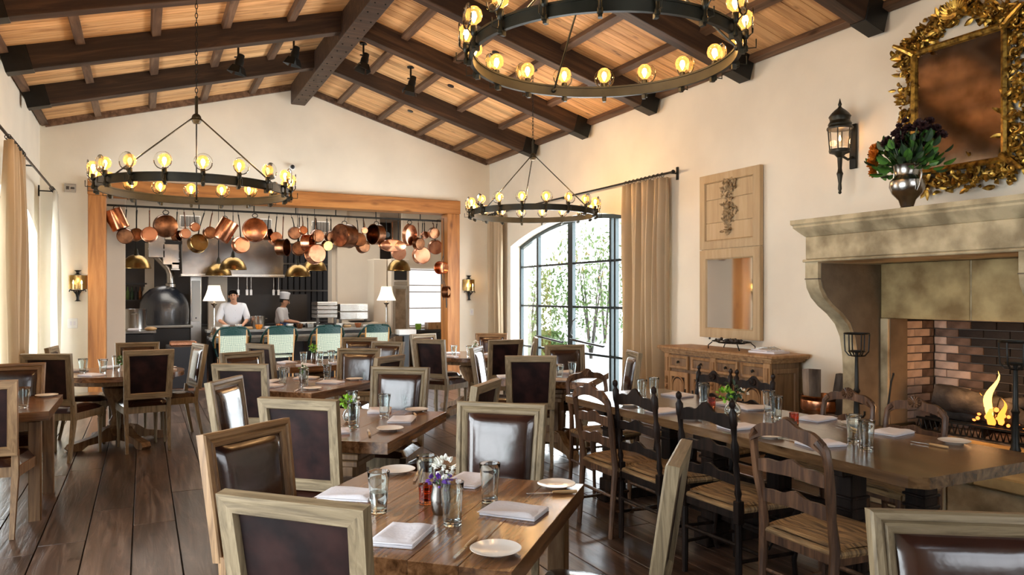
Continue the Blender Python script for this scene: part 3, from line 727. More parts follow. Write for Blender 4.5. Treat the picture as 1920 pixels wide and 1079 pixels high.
# andirons
def andiron():
    t = thing('andiron', '', 'andiron')
    obj('post', MB().lathe([(.03, 0), (.026, .1), (.034, .12), (.026, .14), (.020, .36), (.028, .38), (.018, .40), (.014, .68), (.02, .70)], 12), 'iron', t)
    mb = MB()
    for z, r_ in ((.70, .06), (.845, .095)): mb.tube([(r_ * math.cos(k * PI / 8), r_ * math.sin(k * PI / 8), z) for k in range(16)], .007, 5, closed=True)
    for k in range(6):
        a = k * PI / 3; c, s_ = math.cos(a), math.sin(a)
        mb.tube([(.015 * c, .015 * s_, .66), (.06 * c, .06 * s_, .665), (.088 * c, .088 * s_, .70), (.092 * c, .092 * s_, .76), (.095 * c, .095 * s_, .845)], .006, 5)
    obj('basket_cup', mb, 'iron', t)
    mb = MB()
    for s_ in (-1, 1): mb.tube([(0, 0, .06), (0, s_ * .07, .05), (0, s_ * .12, .01)], .014, 6)
    mb.tube([(0, 0, .07), (.3, 0, .06), (.72, 0, .06), (.74, 0, .0)], .013, 6)
    obj('foot', mb, 'iron', t)
    for z in (.28, .17): obj('hook', MB().tube([(0, -.02, z), (0, -.06, z), (0, -.075, z + .02), (0, -.075, z + .05)], .009, 6), 'iron', t)
    return t
AK = Kind(andiron())
AK.place((5.22, 4.16, .40), 0, 'tall black iron andiron with basket top left of the fire')
AK.place((5.22, 2.93, .40), 0, 'tall black iron andiron cut by the right edge of the photo')
pk_ = obj('fire_poker', MB().tube([(5.36, 4.02, .40), (5.40, 3.98, 0.86), (5.40, 3.96, .92), (5.37, 3.94, .93)], .008, 6), 'iron'); tag(pk_, 'thin black poker leaning beside the left andiron', 'poker')
# copper log bucket
t = thing('log_bucket', 'round copper log bucket standing on the floor between sideboard and fireplace', 'bucket', (5.53, 4.79, 0))
obj('body', MB().lathe([(.001, .02), (.145, .02), (.15, .0), (.155, .02), (.165, .3), (.162, .45), (.17, .62), (.178, .64), (.17, .65), (.158, .63), (.15, .05), (.001, .05)], 28, caps=False), 'copperdark', t)
obj('rim_band', MB().lathe([(.171, .52), (.174, .53), (.174, .60), (.171, .61)], 28, caps=False), 'copper', t)
for i, (dx, dy, a, b_, L, w, m, lb) in enumerate(((-.045, .05, -.12, .10, .82, .07, 'splitwood', 'pale split log standing in the copper bucket'), (.03, -.06, .14, -.12, .80, .075, 'bark', 'dark-barked log standing in the copper bucket'))):
    mb = MB().prism([(-w, -w * .6), (w, -w * .8), (w * .9, w * .2), (0, w), (-w * .8, w * .6)], L)
    for q, v in enumerate(mb.v): mb.v[q] = (v[0] * (.8 + .3 * v[2]) , v[1] * (.8 + .3 * v[2]), v[2])
    o = obj('firewood_log', mb, m); o.location = (5.53 + dx, 4.79 + dy, .06); o.rotation_euler = (a, b_, i); tag(o, lb, 'log')

# ================================================================== WALL PIECES
# gilded mirror
t = thing('gilded_mirror', 'large mirror in a richly carved pierced gold frame above the mantel', 'mirror', (5.96, 3.78, 2.62), PI / 2)
# local x runs along the wall, local +y points into the room
obj('mirror_glass', MB().box((0, .02, .50), (.70, .01, .98)), 'oldmirror', t)
obj('inner_frame', MB().frame(.80, 1.08, [(0, .0), (0, .05), (.02, .065), (.045, .05), (.055, .02), (.055, 0)], TR(0, 0, -.04)), 'gold', t)
def leafblade(mb, T, L, w, curl):
    vs = []; n_ = 6
    for k in range(n_ + 1):
        v = k / n_; ww = w * math.sin(PI * (.12 + .85 * v)) ; a = curl * v
        x = L * (math.sin(a) / curl if abs(curl) > 1e-3 else v); z = L * ((1 - math.cos(a)) / curl if abs(curl) > 1e-3 else 0)
        for s_, d in ((-1, 0), (0, .5), (1, 0)): vs.append((x, s_ * ww, z + d * ww))
    vs2 = [(p[0], p[1], p[2] - .006) for p in vs]
    fs = []
    for k in range(n_):
        for j in range(2): fs.append((k * 3 + j, k * 3 + j + 1, k * 3 + 4 + j, k * 3 + 3 + j))
    mb.add(vs, fs, True, T); mb.add(vs2, [f[::-1] for f in fs], True, T)
rr = random.Random(11); mb = MB()
def outline(s):
    """centre line of the pierced carving around the glass, s in 0..1"""
    pts = [(-.45, -.08), (-.45, .3), (-.455, .7), (-.47, 1.05), (-.38, 1.10), (-.28, 1.14), (-.16, 1.22), (0, 1.27), (.16, 1.22), (.28, 1.14), (.38, 1.10), (.47, 1.05), (.455, .7), (.45, .3), (.45, -.08), (.30, -.11), (0, -.12), (-.30, -.11), (-.45, -.08)]
    q = s * (len(pts) - 1); i = min(int(q), len(pts) - 2); f_ = q - i
    return Vector((pts[i][0] * (1 - f_) + pts[i + 1][0] * f_, 0, pts[i][1] * (1 - f_) + pts[i + 1][1] * f_))
for i in range(1100):
    p = outline(rr.random()); off = Vector((rr.gauss(0, .040), 0, rr.gauss(0, .040)))
    T = Matrix.Translation((p.x + off.x, rr.uniform(.0, .05), p.z + off.z)) @ RY(rr.uniform(0, 6.3)) @ RX(-PI / 2 + rr.uniform(-.5, .5))
    leafblade(mb, T, rr.uniform(.05, .11), rr.uniform(.013, .024), rr.uniform(-2.4, 2.4))
for i in range(60):
    p = outline((i + .5) / 60); a0 = rr.uniform(0, 6); r0 = rr.uniform(.03, .055)
    mb.tube([(p.x + (r0 * (1 - .08 * k)) * math.cos(a0 + k * .55), .03 + .004 * k, p.z + (r0 * (1 - .08 * k)) * math.sin(a0 + k * .55)) for k in range(10)], [.012 - .0007 * k for k in range(10)], 6)
for i in range(16):
    a = PI * i / 15; leafblade(mb, Matrix.Translation((0, .04, 1.22)) @ RY(-a) @ RX(-PI / 2 + .3), .14, .022, .8)
obj('carved_frame', mb, 'gold', t)['kind'] = 'stuff'
for s_ in (-1, 1):
    obj('corner_spray', MB().tube([(s_ * .36, .05, 1.00), (s_ * .44, .07, 1.06), (s_ * .53, .09, 1.12)], [.03, .026, .015], 8), 'gold', t)
    obj('corner_spray', MB().tube([(s_ * .36, .05, .02), (s_ * .44, .07, -.05), (s_ * .52, .08, -.11)], [.03, .026, .015], 8), 'gold', t)
# trumeau panel with mirror
t = thing('trumeau_mirror', 'tall pale wood panel with carved garland above a small mirror, over the sideboard', 'mirror', (5.985, 6.42, 1.07), PI / 2)
H = 1.90
obj('backboard', MB().box((0, .015, H / 2), (.94, .028, H)), 'panelwood', t)
obj('lower_frame', MB().frame(.96, 1.02, [(0, 0), (0, .05), (.015, .055), (.10, .05), (.115, .035), (.12, .03), (.12, 0)]), 'panelwood', t)
obj('upper_frame', MB().frame(.96, .87, [(0, 0), (0, .05), (.015, .055), (.075, .05), (.095, .06), (.11, .035), (.11, 0)], TR(0, 0, 1.03)), 'panelwood', t)
obj('mirror_glass', MB().box((0, .033, .51), (.72, .006, .79)), 'mirror', t)
for z0, z1 in ((1.13, 1.33), (1.335, 1.60), (1.605, 1.80)): obj('board', MB().box((0, .034, (z0 + z1) / 2), (.75, .012, z1 - z0), b=.003), 'panelwood', t)
mb = MB(); rr = random.Random(3)
for (cx_, cz, n_, sp) in ((0, 1.73, 40, .055), (0, 1.58, 18, .025), (0, 1.48, 55, .055), (0, 1.36, 30, .04), (0, 1.24, 20, .022)):
    for i in range(n_):
        T = Matrix.Translation((cx_ + rr.gauss(0, sp), .052, cz + rr.gauss(0, sp * .7))) @ RY(rr.uniform(0, 6.3)) @ RX(-PI / 2 + rr.uniform(-.4, .4)); leafblade(mb, T, rr.uniform(.04, .075), .015, rr.uniform(-2, 2))
for z in (1.74, 1.50): mb.ball((0, .062, z), .034, 10, 6)
for s_ in (-1, 1): mb.tube([(0, .05, 1.80), (s_ * .06, .055, 1.82), (s_ * .09, .05, 1.77), (s_ * .04, .05, 1.74)], .009, 6)
obj('carved_garland', mb, 'carving', t)['kind'] = 'stuff'
# lantern sconce
t = thing('wall_lantern', 'tall bronze lantern sconce with lit panes between trumeau and gilded mirror', 'lantern', (5.985, 4.80, 2.50), PI / 2)
obj('back_plate', MB().box((0, .01, .46), (.075, .02, .42), b=.004), 'iron', t)
LY = .19
obj('arm', MB().tube([(0, .02, .36), (0, .08, .33), (0, LY - .02, .36), (0, LY, .40)], .012, 8), 'iron2', t)
obj('torch_stem', MB().lathe([(.004, .0), (.016, .012), (.012, .03), (.018, .05), (.014, .10), (.024, .17), (.03, .19), (.022, .21), (.018, .24), (.024, .34), (.05, .37), (.092, .385), (.098, .40), (.096, .415)], 14, TR(0, LY, 0)), 'iron2', t)
mb = MB()
for k in range(6):
    a = k * PI / 3; mb.tube([(.092 * math.cos(a), LY + .092 * math.sin(a), .41), (.108 * math.cos(a), LY + .108 * math.sin(a), .60)], .006, 5)
obj('pane_bars', mb, 'iron2', t)
for k in range(6):
    a0, a1 = k * PI / 3, (k + 1) * PI / 3
    obj('glass_pane', MB().add([(.090 * math.cos(a0), LY + .090 * math.sin(a0), .415), (.090 * math.cos(a1), LY + .090 * math.sin(a1), .415), (.106 * math.cos(a1), LY + .106 * math.sin(a1), .595), (.106 * math.cos(a0), LY + .106 * math.sin(a0), .595)], [(0, 1, 2, 3)]), 'clearglass', t)
obj('lantern_roof', MB().lathe([(.115, .60), (.118, .615), (.100, .635), (.106, .65), (.088, .68), (.090, .70), (.100, .72), (.078, .75), (.048, .78), (.022, .80), (.012, .815), (.018, .835), (.012, .85), (.002, .89)], 12, TR(0, LY, 0)), 'iron2', t)
obj('candle_bulb', MB().lathe([(.012, .415), (.012, .49)], 10, TR(0, LY, 0)), 'candle', t)
fb_ = obj('flame_bulb', MB().lathe([(.001, .49), (.011, .505), (.008, .53), (.001, .55)], 8, TR(0, LY, 0), caps=False), 'candleflame', t)
point('lantern_glow', (5.80, 4.80, 3.02), 2.0, (1, .5, .2), .03)
# back wall sconces
def sconce():
    t = thing('wall_sconce', '', 'sconce')
    obj('brass_plate', MB().grid(lambda u, v: (-.12 + .24 * u, -.02 - .03 * math.sin(PI * u) + .0, -.10 + .21 * v), 10, 1).grid(lambda u, v: (-.12 + .24 * u, -.014 - .03 * math.sin(PI * u), -.10 + .21 * v), 10, 1), 'brass', t)
    mb = MB().lathe([(.05, .12), (.045, .125), (.018, .135), (.02, .16), (.05, .185), (.02, .175), (.001, .19)], 8, TR(0, -.03, 0))
    mb.lathe([(.001, -.29), (.02, -.28), (.045, -.285), (.02, -.265), (.018, -.23), (.035, -.16), (.03, -.13), (.01, -.11)], 10, TR(0, -.045, 0))
    for s_ in (-1, 1):
        mb.tube([(0, -.05, -.2), (s_ * .03, -.08, -.16), (s_ * .055, -.09, -.12)], .009, 6)
        mb.lathe([(.012, -.13), (.035, -.125), (.04, -.115), (.012, -.11)], 10, TR(s_ * .055, -.09, 0))
        mb.tube([(s_ * .055, -.09, -.12), (s_ * .1, -.07, -.11), (s_ * .11, -.07, -.14)], .008, 5)
    obj('iron_bracket', mb, 'iron', t)
    for s_ in (-1, 1):
        c = obj('candle', MB().lathe([(.011, -.11), (.011, -.03)], 10, TR(s_ * .055, -.09, 0)), 'candle', t)
        obj('candle_flame', MB().lathe([(.001, -.03), (.011, -.012), (.007, .015), (.001, .035)], 8, TR(s_ * .055, -.09, 0), caps=False), 'candleflame', c)
    return t
SK = Kind(sconce())
SK.place((-.89, YB - .002, 1.76), 0, 'brass two-candle sconce left of the kitchen opening')
SK.place((5.55, YB - .002, 1.76), 0, 'brass two-candle sconce right of the kitchen opening')
for x in (-.89, 5.55): point('sconce_glow', (x, YB - .17, 1.80), .9, (1, .55, .22), .03)
t = thing('wall_speaker', 'small grey square vent plate high on the back wall left of the lintel', 'vent', (-.99, YB - .001, 3.19))
obj('plate', MB().box((0, -.008, 0), (.15, .016, .13), b=.003), 'steel', t)
obj('grille', MB().box((-.035, -.018, 0), (.04, .006, .05)).box((.03, -.018, 0), (.05, .006, .03)), 'darksteel', t)
t = thing('light_switch', 'white light switch plate below the left brass sconce', 'light switch', (-.96, YB - .001, 1.14))
obj('plate', MB().box((0, -.007, 0), (.13, .014, .15), b=.004), 'white', t); obj('rocker', MB().box((-.02, -.016, 0), (.03, .006, .06)).box((.025, -.016, 0), (.03, .006, .06)), 'linen', t)
t = thing('light_switch', 'white switch plate below the right brass sconce', 'light switch', (5.62, YB - .001, 1.25))
obj('plate', MB().box((0, -.007, 0), (.08, .014, .13), b=.004), 'white', t); obj('rocker', MB().box((0, -.016, 0), (.03, .006, .06)), 'linen', t)
t = thing('security_camera', 'small dark dome camera on the back wall above the lintel', 'camera', (2.28, YB, 3.76))
obj('base', MB().lathe([(.055, 0), (.05, -.03), (.03, -.035)], 14, RX(-PI/2) @ TR(0, 0, 0) @ RX(0)), 'white', t); obj('eye', MB().ball((0, -.05, 0), .036, 10, 8), 'kdark', t)
for o_ in t.children: pass

# track spotlights under the ceiling
def spot():
    t = thing('spotlight', '', 'spotlight')
    obj('ceiling_disc', MB().lathe([(.05, -.015), (.055, 0)], 14), 'iron', t)
    obj('arm', MB().tube([(0, 0, -.01), (0, 0, -.15)], .014, 8).tube([(-.05, 0, -.17), (.05, 0, -.17)], .01, 6).tube([(0, 0, -.15), (.03, 0, -.19)], .02, 6), 'iron', t)
    T = TR(.02, 0, -.22) @ RY(.25)
    obj('lamp_body', MB().lathe([(.03, .09), (.045, .08), (.048, .02), (.055, .0), (.055, -.07), (.05, -.072)], 14, T), 'iron', t)
    mb = MB()
    for s_ in (0, PI / 2, PI, 1.5 * PI): mb.add([(-.055, .055, -.07), (.055, .055, -.07), (.075, .10, -.17), (-.075, .10, -.17), (-.055, .06, -.07), (.055, .06, -.07), (.075, .106, -.17), (-.075, .106, -.17)], [(0, 1, 2, 3), (4, 7, 6, 5), (0, 4, 5, 1), (2, 6, 7, 3)], False, T @ RZ(s_))
    obj('barn_door', mb, 'iron', t)
    return t
SPK = Kind(spot())
for (x, y, lb) in SPOTS: SPK.place((x, y, zroof(x) - .005), random.uniform(-1, 1), lb, 'black spotlights under the ceiling')

# ================================================================== SIDEBOARD
sb = thing('sideboard', 'long aged pine sideboard with four drawers and arched doors against the right wall', 'sideboard', (5.925, 6.19, 0), PI / 2)
# local: x along the wall (+x = away from fireplace in world +Y), +y into the room
Ls, Ds, Hs = 1.66, .42, .97
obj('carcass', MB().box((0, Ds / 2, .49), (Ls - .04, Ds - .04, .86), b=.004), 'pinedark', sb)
obj('top', MB().box((0, Ds / 2 + .01, .953), (Ls + .14, Ds + .10, .034), b=.008), 'pine', sb)
mb = MB()
for o_, z in ((.045, .93), (.025, .912), (.01, .895)): mb.box((0, Ds / 2, z), (Ls + o_ * 2, Ds + o_ * 2, .018), b=.004)
obj('cornice', mb, 'pine', sb)
obj('plinth', MB().box((0, Ds / 2, .05), (Ls + .04, Ds + .04, .10), b=.008), 'pine', sb)
yf = Ds - .02
for x in (-Ls / 2 + .055, 0, Ls / 2 - .055):
    mb = MB().box((x, yf + .012, .49), (.09, .03, .79), b=.004)
    obj('pilaster', mb, 'pine', sb)
    mb = MB()
    for k in range(5): mb.lathe([(.012, 0), (.020, .02), (.012, .04), (.022, .06), (.012, .08)], 8, TR(x, yf + .035, .14 + k * .1))
    mb.box((x, yf + .03, .76), (.05, .014, .16)); obj('carved_drop', mb, 'pine', sb)
nx = [-.60, -.20, .20, .60]
for i, x in enumerate(nx):
    x *= .97
    d = obj('drawer', MB().frame(.34, .155, [(0, 0), (0, .02), (.01, .026), (.03, .02), (.036, .008), (.036, 0)], TR(x, yf, .715)), 'pine', sb)
    obj('drawer_recess_shade', MB().box((x, yf + .004, .793), (.275, .010, .09), b=.002), 'pinedark', d)  # shade inside the drawer recess, put in as darker pine
    obj('knob', MB().tube([(x - .02, yf + .022, .795), (x, yf + .034, .782), (x + .02, yf + .022, .795)], .005, 6).ball((x, yf + .02, .797), .014, 8, 6), 'iron', d)
    mb = MB().frame(.34, .54, [(0, 0), (0, .02), (.055, .02), (.06, .01), (.06, 0)], TR(x, yf, .14))
    # arched raised panel
    pts = [(x - .085, .21), (x + .085, .21)] + [(x + .085 * math.cos(a), .52 + .085 * math.sin(a)) for a in [PI * k / 10 for k in range(11)]]
    mb.prism(pts, .012, TR(0, yf + .008, 0) @ XZ)
    for s_ in (0,):
        mb.tube([(x + .10 * math.cos(PI * k / 12), yf + .02, .53 + .10 * math.sin(PI * k / 12)) for k in range(13)], .008, 6)
        mb.tube([(x - .10, yf + .02, .20), (x - .10, yf + .02, .53)], .008, 6); mb.tube([(x + .10, yf + .02, .20), (x + .10, yf + .02, .53)], .008, 6)
    dd = obj('door', mb, 'pine', sb)
    obj('arch_recess_shade', MB().box((x, yf + .004, .41), (.235, .008, .43)), 'stonedark' if False else 'walnut', dd)  # darker wood stands in for the shade behind the arched panel
    obj('latch', MB().box((x + (.13 if i % 2 == 0 else -.13), yf + .026, .45), (.012, .012, .09)), 'iron', dd)
for s_ in (-1, 1):
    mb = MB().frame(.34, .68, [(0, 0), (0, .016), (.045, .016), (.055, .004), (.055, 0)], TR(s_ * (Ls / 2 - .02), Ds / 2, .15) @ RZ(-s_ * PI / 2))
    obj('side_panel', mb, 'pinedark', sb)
for x in (-Ls / 2 + .06, Ls / 2 - .06):
    for y in (.06, Ds - .06): obj('foot', MB().lathe([(.035, 0), (.05, .02), (.03, .05)], 10, TR(x, y, -.0)), 'pinedark', sb)
# things on the sideboard
t = thing('wire_tray', 'dark wrought tray of carved fruit on feet standing on the sideboard', 'tray', (5.73, 6.15, .972))
mb = MB()
for r_, z in ((.13, .07), (.19, .085)): mb.tube([(r_ * .75 * math.cos(k * PI / 12), r_ * 1.35 * math.sin(k * PI / 12), z) for k in range(24)], .006, 5, closed=True)
for k in range(12): a = k * PI / 6; mb.tube([(.095 * math.cos(a), .17 * math.sin(a), .07), (.14 * math.cos(a), .255 * math.sin(a), .085)], .004, 4)
for sx_, sy_ in ((1, 1), (1, -1), (-1, 1), (-1, -1)): mb.tube([(.1 * sx_, .19 * sy_, .075), (.12 * sx_, .23 * sy_, .04), (.11 * sx_, .24 * sy_, 0)], .006, 5)
obj('tray_rim', mb, 'iron', t); mb = MB(); rr = random.Random(9)
for k in range(46): mb.ball((rr.gauss(0, .05), rr.gauss(0, .10), .085 + rr.uniform(0, .02)), rr.uniform(.012, .022), 6, 4)
obj('heaped_filling', mb, 'bark', t)['kind'] = 'stuff'
tag(obj('folded_papers', MB().box((5.72, 5.60, .982), (.24, .32, .02), rot=(0, 0, .1)).box((5.72, 5.62, 1.0), (.2, .28, .012), rot=(0, 0, -.2)), 'linen'), 'small stack of folded white papers at the fireplace end of the sideboard', 'papers')
mb = MB()
for k in range(4): mb.tube([(5.66 + .04 * k, 5.50, 1.008), (5.67 + .04 * k, 5.6, 1.03), (5.66 + .04 * k, 5.72, 1.008)], .005, 5)
tag(obj('cutlery_bundle', mb, 'steel'), 'metal tongs lying on the papers on the sideboard', 'tongs')

# ================================================================== VASE ON THE MANTEL
t = thing('pewter_vase', 'two-handled pewter urn standing on the mantel shelf', 'vase', (5.20, 3.70, 2.192))
obj('body', MB().lathe([(.001, 0), (.065, 0), (.068, .012), (.045, .04), (.06, .09), (.105, .14), (.125, .19), (.12, .235), (.09, .265), (.085, .28), (.10, .34), (.108, .355), (.10, .357), (.09, .34), (.078, .28), (.001, .25)], 28, caps=False), 'pewter', t)
for s_ in (-1, 1): obj('handle', MB().tube([(0, s_ * .10, .34), (0, s_ * .145, .345), (0, s_ * .165, .27), (0, s_ * .15, .19), (0, s_ * .12, .15)], .008, 8, RZ(-.35)), 'pewter', t)
t = thing('bouquet', 'bouquet of orange and dark plum flowers with green leaves in the pewter urn', 'flowers', (5.20, 3.70, 2.50))
rr = random.Random(21)
def leafm(w, m):
    mb = MB(); leafblade(mb, Matrix.Identity(4), .085, w, .9); return mb.mesh('leaf', m)
lm = [leafm(.028, 'green'), leafm(.024, 'darkleaf')]
for i in range(170):
    a = rr.uniform(0, 2 * PI); e = rr.uniform(-.35, 1.2); r_ = rr.uniform(.06, .24)
    d = Vector((math.cos(a) * math.cos(e) * .8, math.sin(a) * math.cos(e) * 1.2, math.sin(e)))
    o = link('leaf', lm[0 if rr.random() < .6 else 1], t); o.matrix_local = Matrix.Translation(d * r_ + Vector((0, 0, .05))) @ d.to_track_quat('X', 'Z').to_matrix().to_4x4() @ RX(rr.uniform(-1, 1)) @ Matrix.Scale(rr.uniform(.7, 1.2), 4)
def blossom(r_, n_, m, petal=.5):
    mb = MB(); q = random.Random(n_)
    for k in range(n_):
        e = math.acos(1 - 1.3 * (k + .5) / n_); a = k * 2.4
        d = Vector((math.sin(e) * math.cos(a), math.sin(e) * math.sin(a), math.cos(e)))
        leafblade(mb, d.to_track_quat('X', 'Z').to_matrix().to_4x4(), r_, r_ * .32, .6)
    return mb.mesh('blossom', m)
bo_ = blossom(.05, 26, 'orangefl'); bp_ = blossom(.05, 18, 'plumfl')
for (y, z, x, me) in [(.24, .10, -.05, bo_), (.20, .19, -.08, bo_), (.13, .22, -.05, bo_), (.27, .03, -.02, bo_), (.17, .14, -.14, bo_)] + [(rr.uniform(-.22, .12), rr.uniform(.16, .36), rr.uniform(-.12, .1), bp_) for _ in range(44)] + [(-.28, .22, 0, bp_), (-.24, .28, 0, bp_), (.30, .18, 0, bp_), (.1, .3, 0, bp_)]:
    d = Vector((x * 1.5, y, z)).normalized(); o = link('blossom', me, t); o.matrix_local = Matrix.Translation((x, y, z)) @ d.to_track_quat('Z', 'Y').to_matrix().to_4x4() @ Matrix.Scale(rr.uniform(.6, 1.0) * (1.35 if me == bo_ else 1), 4)
mb = MB()
for i in range(26):
    a = rr.uniform(0, 2 * PI); r_ = rr.uniform(.05, .26); mb.tube([(0, 0, -.1), (r_ * .35 * math.cos(a), r_ * .4 * math.sin(a), .05), (r_ * .7 * math.cos(a), r_ * math.sin(a), .15 + rr.uniform(0, .15))], .0035, 4)
obj('stems', mb, 'darkleaf', t)

# ================================================================== CHAIRS
def side_chair(frame='oak'):
    """square-backed dining chair, faces local +Y"""
    t = thing('dining_chair', '', 'chair')
    # seat
    mb = MB()
    zt, zb = .452, .385
    mb.prism([(-.245, .235), (.245, .235), (.215, -.205), (-.215, -.205)], zt - zb, TR(0, 0, 0), z0=zb)
    obj('seat_rail', mb, frame, t)
    def cush(u, v):
        x = (u - .5) * 2; y = (v - .5) * 2; w = .235 + (.205 - .235) * (1 - v)
        return (x * w, .225 * y + .012, .452 + .062 * (1 - abs(x) ** 5) ** .5 * (1 - abs(y) ** 5) ** .5)
    obj('seat_cushion', MB().grid(cush, 14, 14), 'leather', t)
    for s in (-1, 1):
        mb = MB().box((s * .218, .21, .42), (.05, .05, .075), b=.004)
        mb.lathe([(.012, 0), (.016, .012), (.013, .03), (.020, .30), (.024, .345), (.018, .355), (.025, .37), (.025, .385)], 8, TR(s * .218, .21, 0), sm=False)
        obj('leg', mb, frame, t)
        mb = MB().tube([(s * .19, -.275, 0), (s * .19, -.235, .2), (s * .192, -.20, .40), (s * .195, -.215, .56)], [.019, .023, .029, .026], 4, sq=True, sm=False)
        obj('leg', mb, frame, t)
    # back: a frame leaning back about nine degrees
    T = TR(0, -.232, .535) @ RX(math.radians(8.5))
    Hb = .49
    obj('back_frame', MB().frame(.46, Hb, [(0, -.026), (0, .012), (.006, .019), (.022, .021), (.030, .013), (.037, .018), (.049, .013), (.058, .002), (.058, -.014), (.050, -.026)], T, w2=.43, rails=1), [frame, frame + 'x'], t)
    def front(u, v):
        x = (u - .5) * 2; y = (v - .5) * 2; w = .163 + .014 * v
        return (x * w, -.002 + .034 * (max(0, 1 - abs(x) ** 6)) ** .6 * (max(0, 1 - abs(y) ** 6)) ** .6, .05 + (Hb - .10) * v)
    fc = obj('back_cushion', MB().grid(front, 16, 16, T=T), 'leather', t)
    mb = MB(); pts = [(-.166, .002, .053), (.166, .002, .053), (.180, .002, Hb - .053), (-.180, .002, Hb - .053)]
    mb.tube(pts, .005, 6, T=T, closed=True); obj('piping', mb, 'leather', fc)
    obj('back_panel', MB().grid(lambda u, v: ((u - .5) * (.33 + .03 * v), -.010 - .006 * math.sin(PI * u) * math.sin(PI * v), .047 + (Hb - .094) * v), 8, 8, T=T), 'leatherback', t)
    return t
CK = Kind(side_chair()); CW = Kind(side_chair('oakwarm'))
def chair(mx, my, fx, fy, label, group, warm=False, sc=1.0):
    L_ = math.hypot(fx, fy); fx /= L_; fy /= L_
    return (CW if warm else CK).place((mx + fx * .305 * sc, my + fy * .305 * sc, 0), math.atan2(fy, fx) - PI / 2, label, group, (sc,) * 3)
G1 = 'square-backed leather chairs at the foreground table'
chair(.35, 2.00, .70, .66, 'limed oak chair seen from behind, nearest at bottom centre-left of the photo', G1)
chair(.38, 3.20, .60, -.80, 'honey-framed chair with shiny dark leather at the left side of the foreground table', G1, True)
chair(1.60, 3.33, -.66, -.75, 'limed oak chair with sky reflecting on its leather, facing us across the foreground table', G1)
chair(1.64, 2.01, -.70, .70, 'limed oak chair seen edge-on at the right side of the foreground table', G1)
chair(1.81, 1.13, -.55, -.83, 'chair with piped glossy leather cut by the bottom right corner of the photo', 'chair at a table outside the photo', sc=1.0)
G2 = 'square-backed leather chairs at the second square table'
chair(.72, 3.93, .67, .74, 'chair with scuffed leather back at the near side of the second square table', G2)
chair(.47, 5.09, .86, -.50, 'chair with white window reflection on its leather, left of the second square table', G2)
chair(1.73, 5.36, -.62, -.78, 'chair facing us with pale blue reflection at the far side of the second square table', G2)
chair(1.90, 4.17, -.72, .69, 'chair with only its top rail showing just behind the blue-lit foreground chair', G2)
G3 = 'square-backed leather chairs at the third square table'
chair(.68, 6.15, .55, .83, 'chair seen from behind at the near left corner of the third square table', G3)
chair(.85, 7.50, .45, -.89, 'chair whose lit leather shows above the third table, below the first bistro chair', G3)
chair(1.97, 7.45, -.58, -.81, 'chair facing us at the far side of the third square table', G3)
chair(1.96, 6.37, -.66, .75, 'chair seen edge-on at the right of the third square table', G3)
G4 = 'square-backed leather chairs at the fourth square table'
chair(1.16, 8.62, .88, .47, 'chair with pale-lit frame turned right at the left of the fourth square table', G4)
chair(2.50, 9.43, -.40, -.92, 'small far chair facing us beyond the fourth square table, in front of a bistro chair', G4)
chair(2.58, 8.46, -.80, -.60, 'chair with cream glare on its leather right of the fourth square table', G4)
GR = 'square-backed leather chairs around the left round table'
chair(.05, 8.15, -.12, .99, 'chair with full dark back at the near side of the left round table', GR)
chair(-.80, 8.02, .42, .90, 'chair at the near left side of the left round table', GR)
chair(-.86, 9.12, .98, -.10, 'chair beside the sunlit curtain left of the left round table', GR)
chair(-.06, 9.54, .05, -1, 'chair facing us beyond the left round table, before the timber post', GR)
chair(.57, 9.02, -.97, -.22, 'chair seen from its side right of the left round table', GR)
GL = 'square-backed leather chairs at the left edge table'
chair(-.93, 6.98, .03, -1, 'honey-framed chair facing us beyond the table at the left edge', GL, True)
chair(-.94, 5.62, .10, .99, 'honey-framed chair seen from behind, nearest at the left edge of the photo', GL, True)
G6 = 'square-backed leather chairs at the square table near the arched doors'
chair(3.09, 5.83, .45, .90, 'chair with broad dark back at the near side of the table by the arched doors', G6)
chair(3.12, 7.10, .80, -.60, 'chair with bright reflection left of the table by the arched doors', G6)
chair(4.12, 6.98, -.15, -1, 'chair facing us beyond the two flared glasses, in front of the door panes', G6)
chair(4.24, 5.87, -.93, .37, 'chair seen edge-on against the sand-coloured curtain beside the sideboard', G6)
G7 = 'square-backed leather chairs around the far round table'
chair(3.16, 8.64, .80, .60, 'chair seen from behind at the left of the far round table', G7)
chair(3.55, 9.95, .35, -.93, 'chair with pale lit top rail behind the far round table', G7)
chair(3.96, 8.12, .02, 1, 'chair with dark back at the near right side of the far round table', G7)
chair(4.55, 8.45, -.90, .43, 'chair seen edge-on below the far door pane, right of the far round table', G7)
chair(4.46, 9.62, -.35, -.94, 'chair with red-brown glowing leather farthest by the corner curtain', G7, True)

